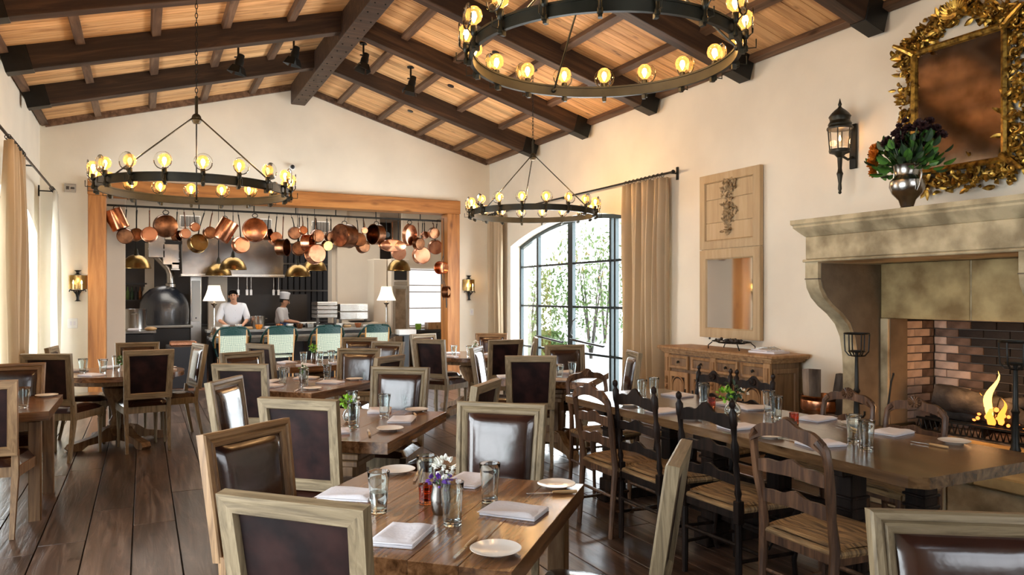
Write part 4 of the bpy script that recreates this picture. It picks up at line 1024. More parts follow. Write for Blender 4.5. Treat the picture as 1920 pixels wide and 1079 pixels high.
# ladder-back rush chairs
def seat_rush(t, fw=.25, bw=.20, z=.45):
    mb = MB()
    def fn(u, v):
        x = (u - .5) * 2; y = (v - .5) * 2; w = bw + (fw - bw) * v
        e = max(abs(x), abs(y)); return (x * w, y * .205 + .01, z + .018 * (1 - e ** 8) - .010 * (1 - min(1, abs(abs(x) - abs(y)) * 3)) + .010 * (e > .8))
    mb.grid(fn, 20, 20); mb.grid(lambda u, v: fn(u, v)[:2] + (z - .028,), 4, 4)
    for a, b_ in (((-fw, .215), (fw, .215)), ((fw, .215), (bw, -.195)), ((bw, -.195), (-bw, -.195)), ((-bw, -.195), (-fw, .215))):
        mb.tube([(a[0], a[1], z - .012), (b_[0], b_[1], z - .012)], .018, 8)
    obj('rush_seat', mb, 'rush', t)
def wavy(w, z0, h, amp, y, th, sag=.0, n=20, up=True, ends=0):
    top = []; bot = []
    for i in range(n + 1):
        u = i / n; x = -w / 2 + w * u
        top.append((x, z0 + h / 2 + amp * (math.exp(-((u - .5) / .17) ** 2) + .35 * (math.cos((u - .5) * 6 * PI) - 1) / 2) - (1 if ends else 0) * ends * (2 * u - 1) ** 4))
        bot.append((x, z0 - h / 2 + amp * .45 * (math.exp(-((u - .5) / .28) ** 2)) - (1 if ends else 0) * ends * (2 * u - 1) ** 4))
    mb = MB(); vs = []; fs = []; m_ = n + 1
    for yy_ in (y - th / 2, y + th / 2):
        for p in top: vs.append((p[0], yy_, p[1]))
        for p in bot: vs.append((p[0], yy_, p[1]))
    for i in range(n):
        fs += [(i, i + 1, m_ + i + 1, m_ + i), (2 * m_ + i, 3 * m_ + i, 3 * m_ + i + 1, 2 * m_ + i + 1), (i, 2 * m_ + i, 2 * m_ + i + 1, i + 1), (m_ + i, m_ + i + 1, 3 * m_ + i + 1, 3 * m_ + i)]
    fs += [(0, m_, 3 * m_, 2 * m_), (n, 2 * m_ + n, 3 * m_ + n, m_ + n)]
    return mb.add(vs, fs)
def shell(mb, c, r, T=None):
    for k in range(12):
        a = 2 * PI * k / 12; mb.tube([(c[0], c[1], c[2]), (c[0] + r * math.cos(a), c[1] - .004, c[2] + r * .8 * math.sin(a))], [.004, .009], 6, T)
    mb.ball(c, .011, 8, 6, T)
def ladder_chair(arch, wd):
    t = thing('rush_chair', '', 'chair')
    seat_rush(t)
    lean = RX(0)
    for s in (-1, 1):
        if arch:
            mb = MB().tube([(s * .19, -.235, 0), (s * .19, -.215, .25), (s * .195, -.20, .45), (s * .19, -.215, .58), (s * .20, -.235, .70), (s * .205, -.25, .80), (s * .20, -.262, .87), (s * .165, -.268, .905)], [.017, .019, .023, .019, .022, .018, .020, .022], 8)
        else:
            mb = MB().lathe([(.016, 0), (.018, .1), (.019, .44)], 8, TR(s * .20, -.2, 0), sm=True)
            mb.box((s * .20, -.2, .43), (.042, .042, .12), b=.004)
            T = TR(s * .20, -.2, .48) @ RX(.09)
            mb.lathe([(.019, 0), (.013, .02), (.02, .05), (.014, .08), (.017, .18), (.013, .21), (.021, .24), (.021, .30), (.013, .33), (.017, .40), (.021, .41), (.022, .47), (.012, .485), (.010, .495), (.018, .51), (.016, .528), (.004, .54)], 10, T)
        obj('post', mb, wd, t)
        mb = MB().tube([(s * .225, .20, .45), (s * .225, .20, .36), (s * .228, .215, .28), (s * .215, .20, .12), (s * .218, .21, .03), (s * .225, .225, 0)], [.026, .026, .022, .014, .014, .02], 8)
        obj('leg', mb, wd, t)
    obj('seat_rail', wavy(.40, .415, .045, -.012, .21, .018).add(*[[], []]) if False else MB().box((0, .205, .415), (.42, .02, .04)).box((-.212, 0, .412), (.02, .40, .04), rot=(0, 0, .07)).box((.212, 0, .412), (.02, .40, .04), rot=(0, 0, -.07)).box((0, -.20, .412), (.38, .02, .04)), wd, t)
    mb = MB()
    for s in (-1, 1): mb.tube([(s * .195, -.205, .17), (s * .217, .20, .16)], .010, 6)
    mb.tube([(-.206, 0, .165), (.206, 0, .165)], .010, 6); mb.tube([(-.19, -.205, .26), (.19, -.205, .26)], .010, 6)
    mb.tube([(-.215, .205, .22), (.215, .205, .22)], .011, 6)
    obj('stretcher', mb, wd, t)
    if arch:
        mb = wavy(.40, .915, .062, .030, -.268, .024, ends=.035); cr = obj('crest_rail', mb, wd, t)
        m2 = MB(); shell(m2, (0, -.250, .945), .045); m2.ball((0, -.262, .945), .05, 12, 6, sc=(1, .25, .8)); obj('carved_shell', m2, wd, cr)
        for z, y in ((.745, -.240), (.605, -.218)): obj('slat', wavy(.385, z, .062, .022, y, .016), wd, t)
    else:
        for z, y, h, a in ((.90, -.238, .075, .045), (.735, -.222, .055, .026), (.60, -.212, .055, .026)):
            obj('slat', wavy(.385, z, h, a, y, .016), wd, t)
        m2 = MB(); shell(m2, (0, -.222, .93), .034); obj('carved_flower', m2, wd, t)
    return t
LA = Kind(ladder_chair(True, 'walnut')); LB = Kind(ladder_chair(False, 'blackwood'))
GT = 'rush-seated chairs along the long table'
def rush(K, mx, my, ang, label, sc=1.0):
    fx, fy = math.cos(ang), math.sin(ang)
    return K.place((mx + fx * .265 * sc, my + fy * .265 * sc, 0), ang - PI / 2, label, GT, (sc,) * 3)
rush(LA, 2.56, 2.40, .0, 'rounded walnut rush chair nearest to us on the left side of the long table', 1.03)
rush(LB, 2.68, 3.10, .05, 'black rush chair with finials, second nearest at the left of the long table')
rush(LB, 2.68, 3.74, .0, 'black rush chair with finials, third nearest at the left of the long table')
rush(LA, 2.64, 4.14, .0, 'rounded walnut rush chair farthest along the left side of the long table')
rush(LA, 3.44, 5.46, -PI / 2, 'rounded rush chair facing us at the far head of the long table', .94)
rush(LB, 4.26, 4.75, PI, 'black rush chair with finials farthest along the fireplace side, before the sideboard', .95)
rush(LB, 4.26, 4.30, PI, 'black rush chair with finials, second on the fireplace side, before the sideboard', .95)
rush(LA, 4.26, 3.46, PI, 'carved rounded rush chair in front of the left corbel', .95)
rush(LA, 4.27, 2.98, PI, 'carved rounded rush chair in front of the fire', .95)

# ================================================================== TABLES
def square_table(cx, cy, rot, size, label, base, d=None):
    d = d or size
    t = thing('square_table', label, 'table', (cx, cy, 0), rot)
    n_ = 6; w = d / n_
    for i in range(n_):
        obj('plank', MB().box((0, -d / 2 + w * (i + .5), .728), (size, w - .0010, .064), b=.0012), 'table', t)
    if base == 'legs':
        for sx_ in (-1, 1):
            for sy_ in (-1, 1): obj('leg', MB().box((sx_ * (size / 2 - .09), sy_ * (d / 2 - .09), .34), (.075, .075, .70), b=.006), 'tableedge', t)
        obj('apron', MB().box((0, d / 2 - .10, .66), (size - .16, .025, .07)).box((0, -d / 2 + .10, .66), (size - .16, .025, .07)).box((size / 2 - .10, 0, .66), (.025, d - .16, .07)).box((-size / 2 + .10, 0, .66), (.025, d - .16, .07)), 'tableedge', t)
        return t
    obj('pedestal', MB().box((0, 0, .42), (.20, .20, .42), b=.01), 'tableedge', t)
    for k in range(4): obj('block', MB().box((0, 0, .67 - k * .045), (.34 - .02 * k, .34 - .02 * k, .038), b=.006), 'tableedge', t)
    obj('foot_block', MB().box((0, 0, .17), (.30, .30, .10), b=.01), 'tableedge', t)
    for k in range(4):
        T = RZ(k * PI / 2 + PI / 4)
        out = [(.10, .24), (.20, .22), (.30, .13), (.42, .08), (.46, .05), (.46, 0), (.38, 0), (.33, .035), (.22, .05), (.10, .06)]
        obj('foot', MB().prism(out, .07, T @ TR(0, -.035, 0) @ XZ), 'tableedge', t)
    return t
A1 = math.radians(46.5)
square_table(.945, 2.61, A1, 1.04, 'square plank table in the foreground with plates, glasses and purple flowers', 'legs', .98)
square_table(1.13, 4.60, math.radians(52), 1.10, 'second square plank table with lime flowers, behind the foreground table', 'ped', .98)
square_table(1.26, 6.80, math.radians(42), .98, 'third square plank table, between second and fourth along the middle', 'ped')
square_table(1.80, 8.92, math.radians(10), .86, 'fourth square plank table nearest the bistro chairs', 'ped')
square_table(3.64, 6.42, math.radians(45), .96, 'square plank table in front of the arched doors with two flared glasses', 'ped')
square_table(-.96, 6.46, 0, .76, 'square plank table at the left edge of the photo with one glass', 'legs', .98)
def round_table(cx, cy, r, label):
    t = thing('round_table', label, 'table', (cx, cy, 0))
    n_ = 6
    for i in range(n_):
        y0, y1 = -r + 2 * r * i / n_, -r + 2 * r * (i + 1) / n_ - .002
        ys = [y0 + (y1 - y0) * k / 8 for k in range(9)]
        q = [math.sqrt(max(1e-6, r * r - y * y)) for y in ys]
        obj('plank', MB().prism([(-a, y) for a, y in zip(q, ys)] + [(a, y) for a, y in list(zip(q, ys))[::-1]][::1], .05, TR(0, 0, .71)), 'table', t)
    obj('apron', MB().lathe([(r - .1, .66), (r - .08, .71)], 40, sm=False), 'tableedge', t)
    obj('pedestal', MB().lathe([(.10, .10), (.13, .14), (.14, .18), (.10, .21), (.105, .24), (.075, .30), (.085, .36), (.11, .46), (.16, .56), (.17, .60), (.13, .62), (.20, .66)], 16, sm=False), 'tableedge', t)
    for k in range(4):
        out = [(.06, .20), (.16, .19), (.26, .12), (.40, .09), (.50, .07), (.53, .03), (.50, 0), (.40, .0), (.34, .04), (.20, .05), (.06, .05)]
        obj('foot', MB().prism(out, .09, RZ(k * PI / 2 + .5) @ TR(0, -.045, 0) @ XZ), 'tableedge', t)
    return t
round_table(-.22, 8.80, .62, 'round plank table with turned pedestal beside the left window')
round_table(3.98, 9.22, .62, 'far round plank table before the right timber post')
# long table
t = thing('long_table', 'long dark polished trestle table in front of the fireplace', 'table', (3.49, 3.60, 0))
Lt, Wt = 3.06, .98
nb = 5; w = Wt / nb
for i in range(nb):
    x0, x1 = -Wt / 2 + w * i, -Wt / 2 + w * (i + 1) - .0015
    c0 = .06 if i == 0 else 0; c1 = .06 if i == nb - 1 else 0
    obj('plank', MB().prism([(x0 + c0, -Lt / 2), (x1 - c1, -Lt / 2), (x1, -Lt / 2 + c1), (x1, Lt / 2 - c1), (x1 - c1, Lt / 2), (x0 + c0, Lt / 2), (x0, Lt / 2 - c0), (x0, -Lt / 2 + c0)], .052, TR(0, 0, .708)), 'darktable', t)
for y in (-1.0, .0, 1.12):
    for s in (-1, 1):
        mb = MB().box((s * .28, y, .39), (.115, .115, .62), b=.006)
        for z in (.42, .48, .54): mb.box((s * .28, y, z), (.135, .135, .016), b=.004)
        mb.box((s * .28, y, .10), (.15, .15, .12), b=.008)
        obj('leg', mb, 'blackwood', t)
    obj('cross_bearer', MB().box((0, y, .68), (.80, .12, .055), b=.006), 'blackwood', t)
    obj('foot_bar', MB().box((0, y, .04), (.78, .13, .08), b=.01), 'blackwood', t)
for s in (-1, 1): obj('stretcher_beam', MB().box((s * .28, .06, .23), (.05, 2.3, .12), b=.006), 'blackwood', t)
mb = MB()
for s in (-1, 1): mb.tube([(s * .28, -.42, .17), (s * .28, -.46, .10), (s * .28, -.50, .17)], .008, 6)
obj('iron_scroll', mb, 'iron', t)

# ================================================================== TABLEWARE
ZT = .7602
def tumbler(h=.15, r0=.031, r1=.041, w=.0028, m='tumbler'):
    n_ = 20; prof = [(.001, 0), (r0 - .003, 0), (r0, .003)]
    prof += [(r0 + (r1 - r0) * (k / 6) ** 1.6, .003 + (h - .004) * k / 6) for k in range(1, 7)]
    prof += [(r1, h - .0008), (r1 - .0006, h), (r1 - w + .0006, h), (r1 - w, h - .0008)] + [(r0 + (r1 - r0) * (k / 6) ** 1.6 - w, .003 + (h - .004) * k / 6) for k in range(5, 0, -1)] + [(r0 - w - .001, .017), (r0 - w - .004, .015), (.001, .014)]
    return MB().lathe(prof, n_, caps=False).mesh('drinking_glass', m)
gm = tumbler(); gm2 = tumbler(.145, .030, .046); gs = tumbler(.075, .028, .030, .003, 'amber_cup')
def napm():
    mb = MB()
    def layer(z, w, l, dz, tw):
        mb.grid(lambda u, v: ((u - .5) * w + tw, (v - .5) * l + tw * .5, z + dz * (math.sin(u * 5) * .3 + .5 * math.sin(v * 4 + 1)) + .006 * (u > .9) * math.sin(v * 3)), 10, 10)
    mb.box((0, 0, .006), (.15, .215, .012), b=.003); mb.box((.003, -.002, .017), (.147, .21, .009), b=.003)
    def top(u, v):
        e = min(1, 8 * min(u, 1 - u, v, 1 - v)); return ((u - .5) * .156 - .002, (v - .5) * .222 + .003, .016 + .012 * e + .005 * math.sin(u * 6 + v * 4) * e)
    mb.grid(top, 16, 16)
    mb.v = [(a_, b_, c_ * .72) for a_, b_, c_ in mb.v]
    return mb.mesh('napkin', 'linen')
nmesh = napm()
def platem():
    return MB().lathe([(.001, .004), (.038, .004), (.042, 0), (.046, .004), (.060, .008), (.078, .015), (.080, .017), (.078, .018), (.058, .011), (.044, .008), (.001, .007)], 32, caps=False).mesh('plate', 'china')
pmesh = platem()
def knifem():
    mb = MB().tube([(-.10, 0, .008), (-.06, 0, .008), (-.02, 0, .009), (.0, 0, .009)], [.006, .0075, .006, .005], 8, mi=1)
    mb.prism([(0, -.006), (.09, -.007), (.105, -.002), (.10, .006), (0, .005)], .002, TR(0, 0, .006), mi=0)
    return mb.mesh('knife', ['steel', 'bone'])
kmesh = knifem()
def put(name, me, x, y, rz, label, cat, group, z=ZT, sc=None):
    o = link(name, me, None, (x, y, z), (0, 0, rz)); tag(o, label, cat, group)
    if sc: o.scale = sc
    return o
def flowers(x, y, label, vlabel, kind, rseed, z=ZT, vm='pewter'):
    """small posy standing in its own vase"""
    if kind == 'pot':
        put('flower_pot', MB().lathe([(.001, 0), (.028, 0), (.034, .06), (.036, .065), (.032, .066), (.028, .05), (.001, .05)], 14, caps=False).mesh('flower_pot', 'white'), x, y, 0, vlabel, 'pot', None, z)
    elif kind == 'bulb':
        put('bud_vase', MB().lathe([(.001, 0), (.032, 0), (.05, .02), (.055, .045), (.045, .07), (.024, .09), (.022, .11), (.028, .118), (.025, .118), (.019, .11), (.021, .09), (.04, .07), (.05, .045), (.045, .022), (.001, .012)], 20, caps=False).mesh('bud_vase', 'tumbler'), x, y, 0, vlabel, 'vase', None, z)
    else:
        put('bud_vase', MB().lathe([(.001, 0), (.026, 0), (.034, .02), (.038, .06), (.030, .10), (.034, .115), (.031, .115), (.026, .1), (.001, .09)], 10, caps=False, sm=False).mesh('bud_vase', vm), x, y, 0, vlabel, 'vase', None, z)
    t = thing('posy', label, 'flowers', (x, y, z + .08)); rr = random.Random(rseed)
    mb = MB()
    for k in range(9): a = rr.uniform(0, 6.3); mb.tube([(0, 0, -.05), (.02 * math.cos(a), .02 * math.sin(a), .03), (.035 * math.cos(a), .035 * math.sin(a), .06)], .0018, 4)
    obj('stems', mb, 'green', t)
    return t, rr
def blobs(t, rr, m, n_, c, sp, r_, name='blossom'):
    mb = MB()
    for k in range(n_):
        d = Vector((rr.gauss(0, 1), rr.gauss(0, 1), rr.gauss(0, 1))).normalized()
        T = Matrix.Translation(Vector(c) + Vector((d.x * sp[0], d.y * sp[1], d.z * sp[2]))) @ d.to_track_quat('X', 'Z').to_matrix().to_4x4()
        leafblade(mb, T, r_ * rr.uniform(.7, 1.3), r_ * .4, rr.uniform(-.8, .8))
    return obj(name, mb, m, t)
# foreground table
a = A1; g = 'tumblers on the foreground table'
for x, y, lb, me in ((.77, 2.64, 'water glass left on the foreground table between two napkins', gm), (1.02, 2.82, 'empty tumbler behind the purple flowers on the foreground table', gm), (1.19, 2.58, 'empty tumbler right of the purple flowers on the foreground table', gm), (.955, 2.38, 'empty tumbler standing in front of the purple flowers', gm)):
    put('drinking_glass', me, x, y, .3, lb, 'glass', g)
put('ice_water', MB().lathe([(.001, .017), (.0265, .017), (.033, .075), (.001, .075)], 16, caps=False).mesh('ice_water', 'water'), .77, 2.64, 0, 'water standing in the left glass of the foreground table', 'water', None)
put('votive_cup', gs, .965, 2.67, 0, 'small amber glass cup beside the purple flowers', 'votive cup', None)
t, rr = flowers(.965, 2.52, 'posy of white and purple flowers on the foreground table', 'small dark ribbed metal vase on the foreground table', 'metal', 2)
blobs(t, rr, 'whitefl', 46, (.015, .01, .085), (.03, .03, .028), .018); blobs(t, rr, 'purplefl', 34, (0, -.01, .045), (.04, .035, .015), .018)
g = 'folded napkins on the foreground table'
for x, y, r_, lb in ((.76, 2.33, a - 1.5, 'folded white napkin nearest the front edge of the foreground table'), (1.21, 2.41, a - .1 + PI / 2 * 0, 'folded white napkin at the right side of the foreground table'), (1.24, 2.90, a + 1.5, 'folded white napkin at the far side of the foreground table behind a tumbler'), (.73, 2.90, a + .1, 'folded white napkin at the left corner of the foreground table')):
    put('napkin', nmesh, x, y, r_, lb, 'napkin', g)
g = 'bread plates on the foreground table'
for x, y, lb in ((.97, 2.06, 'white bread plate at the front corner of the foreground table'), (1.53, 2.66, 'white bread plate at the right corner of the foreground table'), (1.02, 3.20, 'white bread plate at the far corner of the foreground table'),):
    put('bread_plate', pmesh, x, y, 0, lb, 'plate', g)
g = 'bread knives on the foreground table'
for x, y, r_, lb in ((.90, 2.13, a + PI, 'bone-handled knife left of the front bread plate'), (1.46, 2.57, a + 2.0, 'bone-handled knife beside the right bread plate'), (1.07, 3.08, a + PI + .3, 'bone-handled knife beside the far bread plate')):
    put('knife', kmesh, x, y, r_, lb, 'knife', g)
def setting(tn, items, rot):
    cnt = {}
    names = {'g': ('drinking_glass', gm, 'glass', 'clear tumbler'), 'f': ('drinking_glass', gm2, 'glass', 'clear flared glass'), 'n': ('napkin', nmesh, 'napkin', 'folded white napkin'), 'p': ('bread_plate', pmesh, 'plate', 'white bread plate'), 'k': ('knife', kmesh, 'knife', 'knife'), 'a': ('votive_cup', gs, 'votive cup', 'small amber glass cup')}
    for kind, x, y, where in items:
        nme, me, cat, ds = names[kind]
        put(nme, me, x, y, rot + (x * 37 % 1) * .5 + (PI / 2 if kind == 'n' and (x * 91 % 1) > .5 else 0), f'{ds} {where} on the {tn}', cat, f'{ds}s on the {tn}')
setting('second square table', [('g', 1.13, 4.40, 'in front of the lime flowers'), ('g', 1.26, 4.96, 'behind the lime flowers'), ('g', 1.41, 4.70, 'right of the lime flowers'), ('n', 1.47, 4.52, 'right of the middle'), ('n', .97, 4.30, 'at the near left edge'), ('n', 1.45, 4.95, 'in front of the far chair'), ('p', 1.30, 4.22, 'at the near corner'), ('p', 1.68, 4.84, 'at the right corner'), ('k', 1.16, 4.17, 'beside the near plate'), ('k', 1.62, 4.72, 'beside the right plate')], .9)
t, rr = flowers(1.17, 4.62, 'posy with a lime green bloom on the second square table', 'small glass bud vase on the second square table', 'bulb', 4); blobs(t, rr, 'lime', 40, (-.03, .0, .05), (.028, .028, .028), .02); blobs(t, rr, 'whitefl', 12, (.03, 0, .06), (.02, .02, .02), .015)
setting('third square table', [('g', 1.12, 6.86, 'at the left'), ('g', 1.28, 6.70, 'before the flowers'), ('g', 1.55, 7.02, 'at the right'), ('n', 1.02, 7.08, 'at the far left'), ('n', .98, 6.74, 'at the near left'), ('n', 1.52, 6.76, 'at the right'), ('p', 1.28, 6.36, 'at the near corner'), ('p', 1.78, 6.90, 'at the right corner'), ('n', 1.40, 7.22, 'at the far side'), ('k', 1.16, 6.36, 'beside the near plate')], .7)
t, rr = flowers(1.31, 6.93, 'green and white posy on the third square table', 'small metal vase on the third square table', 'metal', 5); blobs(t, rr, 'green', 22, (0, 0, .04), (.03, .03, .03), .022, 'leaves'); blobs(t, rr, 'whitefl', 16, (.01, 0, .075), (.02, .02, .02), .018)
setting('fourth square table', [('f', 1.66, 8.74, 'at the left'), ('f', 1.84, 8.70, 'in the middle'), ('f', 2.0, 8.84, 'at the right'), ('n', 1.52, 9.02, 'at the left'), ('n', 2.06, 8.66, 'at the right edge'), ('n', 1.66, 8.56, 'at the near edge'), ('p', 1.90, 9.16, 'at the far side')], .2)
t, rr = flowers(1.82, 8.95, 'lime green ball bloom on the fourth square table', 'small metal vase on the fourth square table', 'metal', 6); blobs(t, rr, 'lime', 44, (-.01, 0, .10), (.035, .035, .035), .022)
setting('left round table', [('f', -.56, 8.84, 'at the left'), ('f', -.37, 8.66, 'in the middle'), ('g', -.26, 9.02, 'behind the white pot'), ('n', -.64, 8.98, 'at the far left'), ('n', -.46, 8.44, 'at the near side'), ('n', -.30, 9.26, 'at the far side'), ('p', .25, 8.94, 'at the right'), ('n', .22, 8.76, 'at the right')], .2)
t, rr = flowers(-.19, 8.86, 'small leafy plant with white flowers on the left round table', 'small white pot on the left round table', 'pot', 7); blobs(t, rr, 'green', 36, (0, 0, .03), (.04, .04, .03), .03, 'leaves'); blobs(t, rr, 'whitefl', 14, (0, 0, .05), (.04, .04, .02), .015)
setting('left edge table', [('f', -.76, 6.24, 'near its right side'), ('p', -.68, 6.84, 'at its far corner'), ('n', -1.08, 6.5, 'at the left')], 0)
setting('table by the arched doors', [('f', 3.53, 6.08, 'left of the pair'), ('f', 3.78, 6.26, 'right of the pair'), ('n', 3.88, 6.18, 'at the right edge'), ('n', 3.16, 6.48, 'at the left corner'), ('n', 3.50, 5.96, 'at the near corner'), ('p', 3.60, 6.80, 'at the far side'), ('n', 3.9, 6.6, 'at the far right side')], .8)
setting('far round table', [('f', 3.66, 9.06, 'at the left'), ('f', 3.82, 8.92, 'left of the flowers'), ('f', 4.14, 8.92, 'at the right'), ('n', 3.54, 8.94, 'at the left edge'), ('n', 4.25, 9.1, 'at the right edge'), ('n', 3.8, 9.5, 'at the far side')], .3)
t, rr = flowers(4.05, 9.25, 'white posy on the far round table', 'small metal vase on the far round table', 'metal', 8); blobs(t, rr, 'whitefl', 24, (0, 0, .07), (.03, .03, .03), .018); blobs(t, rr, 'green', 14, (0, 0, .04), (.03, .03, .02), .02, 'leaves')
setting('long table', [('g', 3.44, 4.66, 'left of the pair at its far end'), ('g', 3.60, 4.72, 'right of the pair at its far end'), ('g', 3.62, 4.16, 'left of the amber cup, before the far black chairs'), ('g', 3.72, 4.28, 'behind the first amber cup, before the far black chairs'), ('g', 3.80, 3.72, 'behind the full tumbler in the middle'), ('g', 3.64, 3.50, 'full and bright in the middle'), ('g', 3.44, 2.76, 'behind the nearest tumbler'), ('g', 3.35, 2.61, 'nearest to us'), ('a', 3.60, 4.06, 'before the far black chairs'), ('a', 3.58, 3.30, 'behind the nearest walnut chair'),
  ('n', 3.78, 4.66, 'at its far end'), ('n', 3.18, 4.06, 'behind the third left chair'), ('n', 3.80, 4.10, 'before the farthest right chair'), ('n', 3.84, 3.88, 'right of the lime leaves'), ('n', 3.20, 3.37, 'before the second left chair'), ('n', 3.86, 3.37, 'before the left carved chair'), ('n', 3.22, 2.79, 'before the nearest walnut chair'), ('n', 3.86, 2.84, 'before the right carved chair'),
  ('p', 3.13, 3.06, 'seen through the nearest walnut chair'), ('p', 3.90, 2.50, 'at its near right corner'), ('p', 3.14, 3.74, 'seen over the second left chair'), ('p', 3.13, 4.40, 'seen over the third left chair'), ('p', 3.90, 3.12, 'between the two carved chairs'), ('k', 3.72, 2.52, 'left of the right corner plate'), ('k', 3.76, 3.06, 'left of the plate between the carved chairs'), ('k', 3.18, 2.96, 'beside the plate behind the walnut chair'), ('k', 3.20, 3.62, 'beside the plate over the second left chair')], 1.3)
t, rr = flowers(3.46, 3.70, 'lime leaves and white flowers in a round glass vase on the long table', 'round glass bud vase on the long table', 'bulb', 9); blobs(t, rr, 'lime', 26, (-.05, .02, .07), (.035, .035, .035), .03, 'leaves'); blobs(t, rr, 'darkleaf', 20, (.02, .02, .09), (.04, .04, .035), .035, 'leaves'); blobs(t, rr, 'whitefl', 12, (.08, 0, .07), (.03, .03, .02), .018)

# ================================================================== KITCHEN
KX0, KX1, KY1, KZ = -1.9, 6.25, 20.2, 3.62
struct(obj('wall_kitchen_back', MB().box(((KX0 + KX1) / 2, KY1 + .1, KZ / 2), (KX1 - KX0, .2, KZ)), 'kback'))
struct(obj('wall_kitchen_left', MB().box((KX0 - .1, (YB + KY1) / 2 + .13, KZ / 2), (.2, KY1 - YB - .26, KZ)).box((-1.08, 13.98, KZ / 2), (1.62, .16, KZ)), 'kplaster'))
struct(obj('wall_kitchen_right', MB().box((KX1 + .1, (YB + KY1) / 2 + .13, KZ / 2), (.2, KY1 - YB - .26, KZ)), 'kplaster'))
struct(obj('ceiling_kitchen', MB().box(((KX0 + KX1) / 2, (YB + .28 + KY1) / 2, KZ + .05), (KX1 - KX0 + .4, KY1 - YB - .28, .1)), 'kplaster'))
struct(obj('floor_kitchen', MB().box(((KX0 + KX1) / 2, (YB + .2 + KY1) / 2, -.05), (KX1 - KX0, KY1 - YB - .2, .1)), 'kfloor'))
struct(obj('trim_2', MB().box((1.2, 16.9, 3.17), (5.9, .3, .9)), 'kplaster'))        # bulkhead above the hood
# vents in the bulkhead
for i, x in enumerate((.87, 2.30, 3.55)):
    t = thing('air_vent', ['grey louvred air vent behind the left third of the hanging pots', 'grey louvred air vent behind the middle of the hanging pots', 'grey louvred air vent behind the pots, nearest the large dark casserole'][i], 'vent', (x, 16.74, 3.10), 0, 'air vents in the kitchen bulkhead')
    obj('vent_frame', MB().frame(.40, .26, [(0, 0), (0, -.012), (.02, -.012), (.02, 0)], TR(0, 0, -.13)), 'steel', t)
    obj('backing', MB().box((0, 0, 0), (.36, .01, .22)), 'darksteel', t)
    for k in range(6): obj('louvre', MB().box((-.16 + .064 * k, -.005, 0), (.012, .012, .22)), 'ktop', t)
# pizza oven
t = thing('pizza_oven', 'black domed mosaic pizza oven with flue at the left of the kitchen', 'oven', (.38, 16.6, 0))
obj('dome', MB().lathe([(.46, .98), (.47, 1.25), (.45, 1.42), (.38, 1.58), (.27, 1.69), (.13, 1.75), (.001, 1.77)], 30, caps=False, sy=1.15), 'domeblack', t)
obj('landing_shelf', MB().box((0, 0, .95), (1.02, 1.1, .05), b=.01), 'ktop', t)
obj('base', MB().box((0, 0, .46), (.92, .95, .92), b=.01), 'kdark', t)
obj('collar', MB().lathe([(.10, 1.74), (.10, 1.80), (.08, 1.82)], 18, TR(.12, 0, 0)), 'steel', t)
obj('flue_pipe', MB().tube([(.12, 0, 1.80), (.12, 0, 2.0), (.08, 0, 2.12), (-.08, 0, 2.30), (-.20, 0, 2.42), (-.22, 0, 2.72)], .075, 14), 'steel', t)
t = thing('duct_box', 'shiny stepped steel duct above the pizza oven', 'duct', (.36, 16.5, 2.15))
for (x, z, sx_, sz) in ((.14, .24, .30, .42), (-.12, .42, .30, .50), (.22, .02, .14, .14)): obj('duct_section', MB().box((x, 0, z), (sx_, .3, sz), b=.01).box((x, 0, z - .08), (sx_ + .015, .32, .02)).box((x, 0, z + .08), (sx_ + .015, .32, .02)), 'steel', t)
t = thing('shelf_unit', 'wall shelf of dark bottles beside the left kitchen wall', 'shelf', (-.08, 17.9, 0))
for z in (1.46, 1.82): obj('shelf_board', MB().box((-.1, 0, z), (.5, .3, .03)), 'kdark', t)
obj('side_wall', MB().box((.20, .0, 1.5), (.18, .3, 2.4)), 'kplaster', t)
for i in range(5):
    tag(obj('bottle', MB().lathe([(.035, 0), (.036, .16), (.014, .22), (.014, .28)], 10, TR(-.3 + .08 * i, 17.9, 1.477)), ['outleaf', 'darkleaf', 'kdark', 'copperdark', 'white'][i]), ['olive green oil bottle leftmost on the kitchen shelf', 'dark green bottle second on the kitchen shelf', 'black bottle in the middle of the kitchen shelf', 'brown bottle fourth on the kitchen shelf', 'white bottle rightmost on the kitchen shelf'][i], 'bottle', 'bottles on the kitchen shelf')
t = thing('stock_pot', 'tall brown steel stock pot on the left prep shelf', 'pot', (-.14, 15.66, .921))
obj('body', MB().lathe([(.19, 0), (.20, .01), (.20, .38), (.205, .39), (.19, .39), (.185, .02), (.001, .02)], 22), 'steel', t); obj('handle', MB().tube([(.06, -.2, .3), (.06, -.25, .3), (-.06, -.25, .3), (-.06, -.2, .3)], .008, 6), 'steel', t)
t = thing('prep_table', 'small prep table with towels left of the pizza oven', 'table', (-.10, 15.6, 0))
obj('top', MB().box((0, -.15, .90), (.62, .95, .04)), 'ktop', t); obj('base', MB().box((0, -.15, .44), (.56, .9, .84)), 'kdark', t)
tag(obj('towel', MB().box((-.16, 15.0, .945), (.2, .2, .05), b=.02), 'linen'), 'folded white towel on the left prep table', 'towel')
tag(obj('bread_loaf', MB().ball((.12, 15.05, .955), .08, 10, 8, sc=(1.3, 1, .5)), 'bone'), 'flat bread on the left prep table', 'bread')
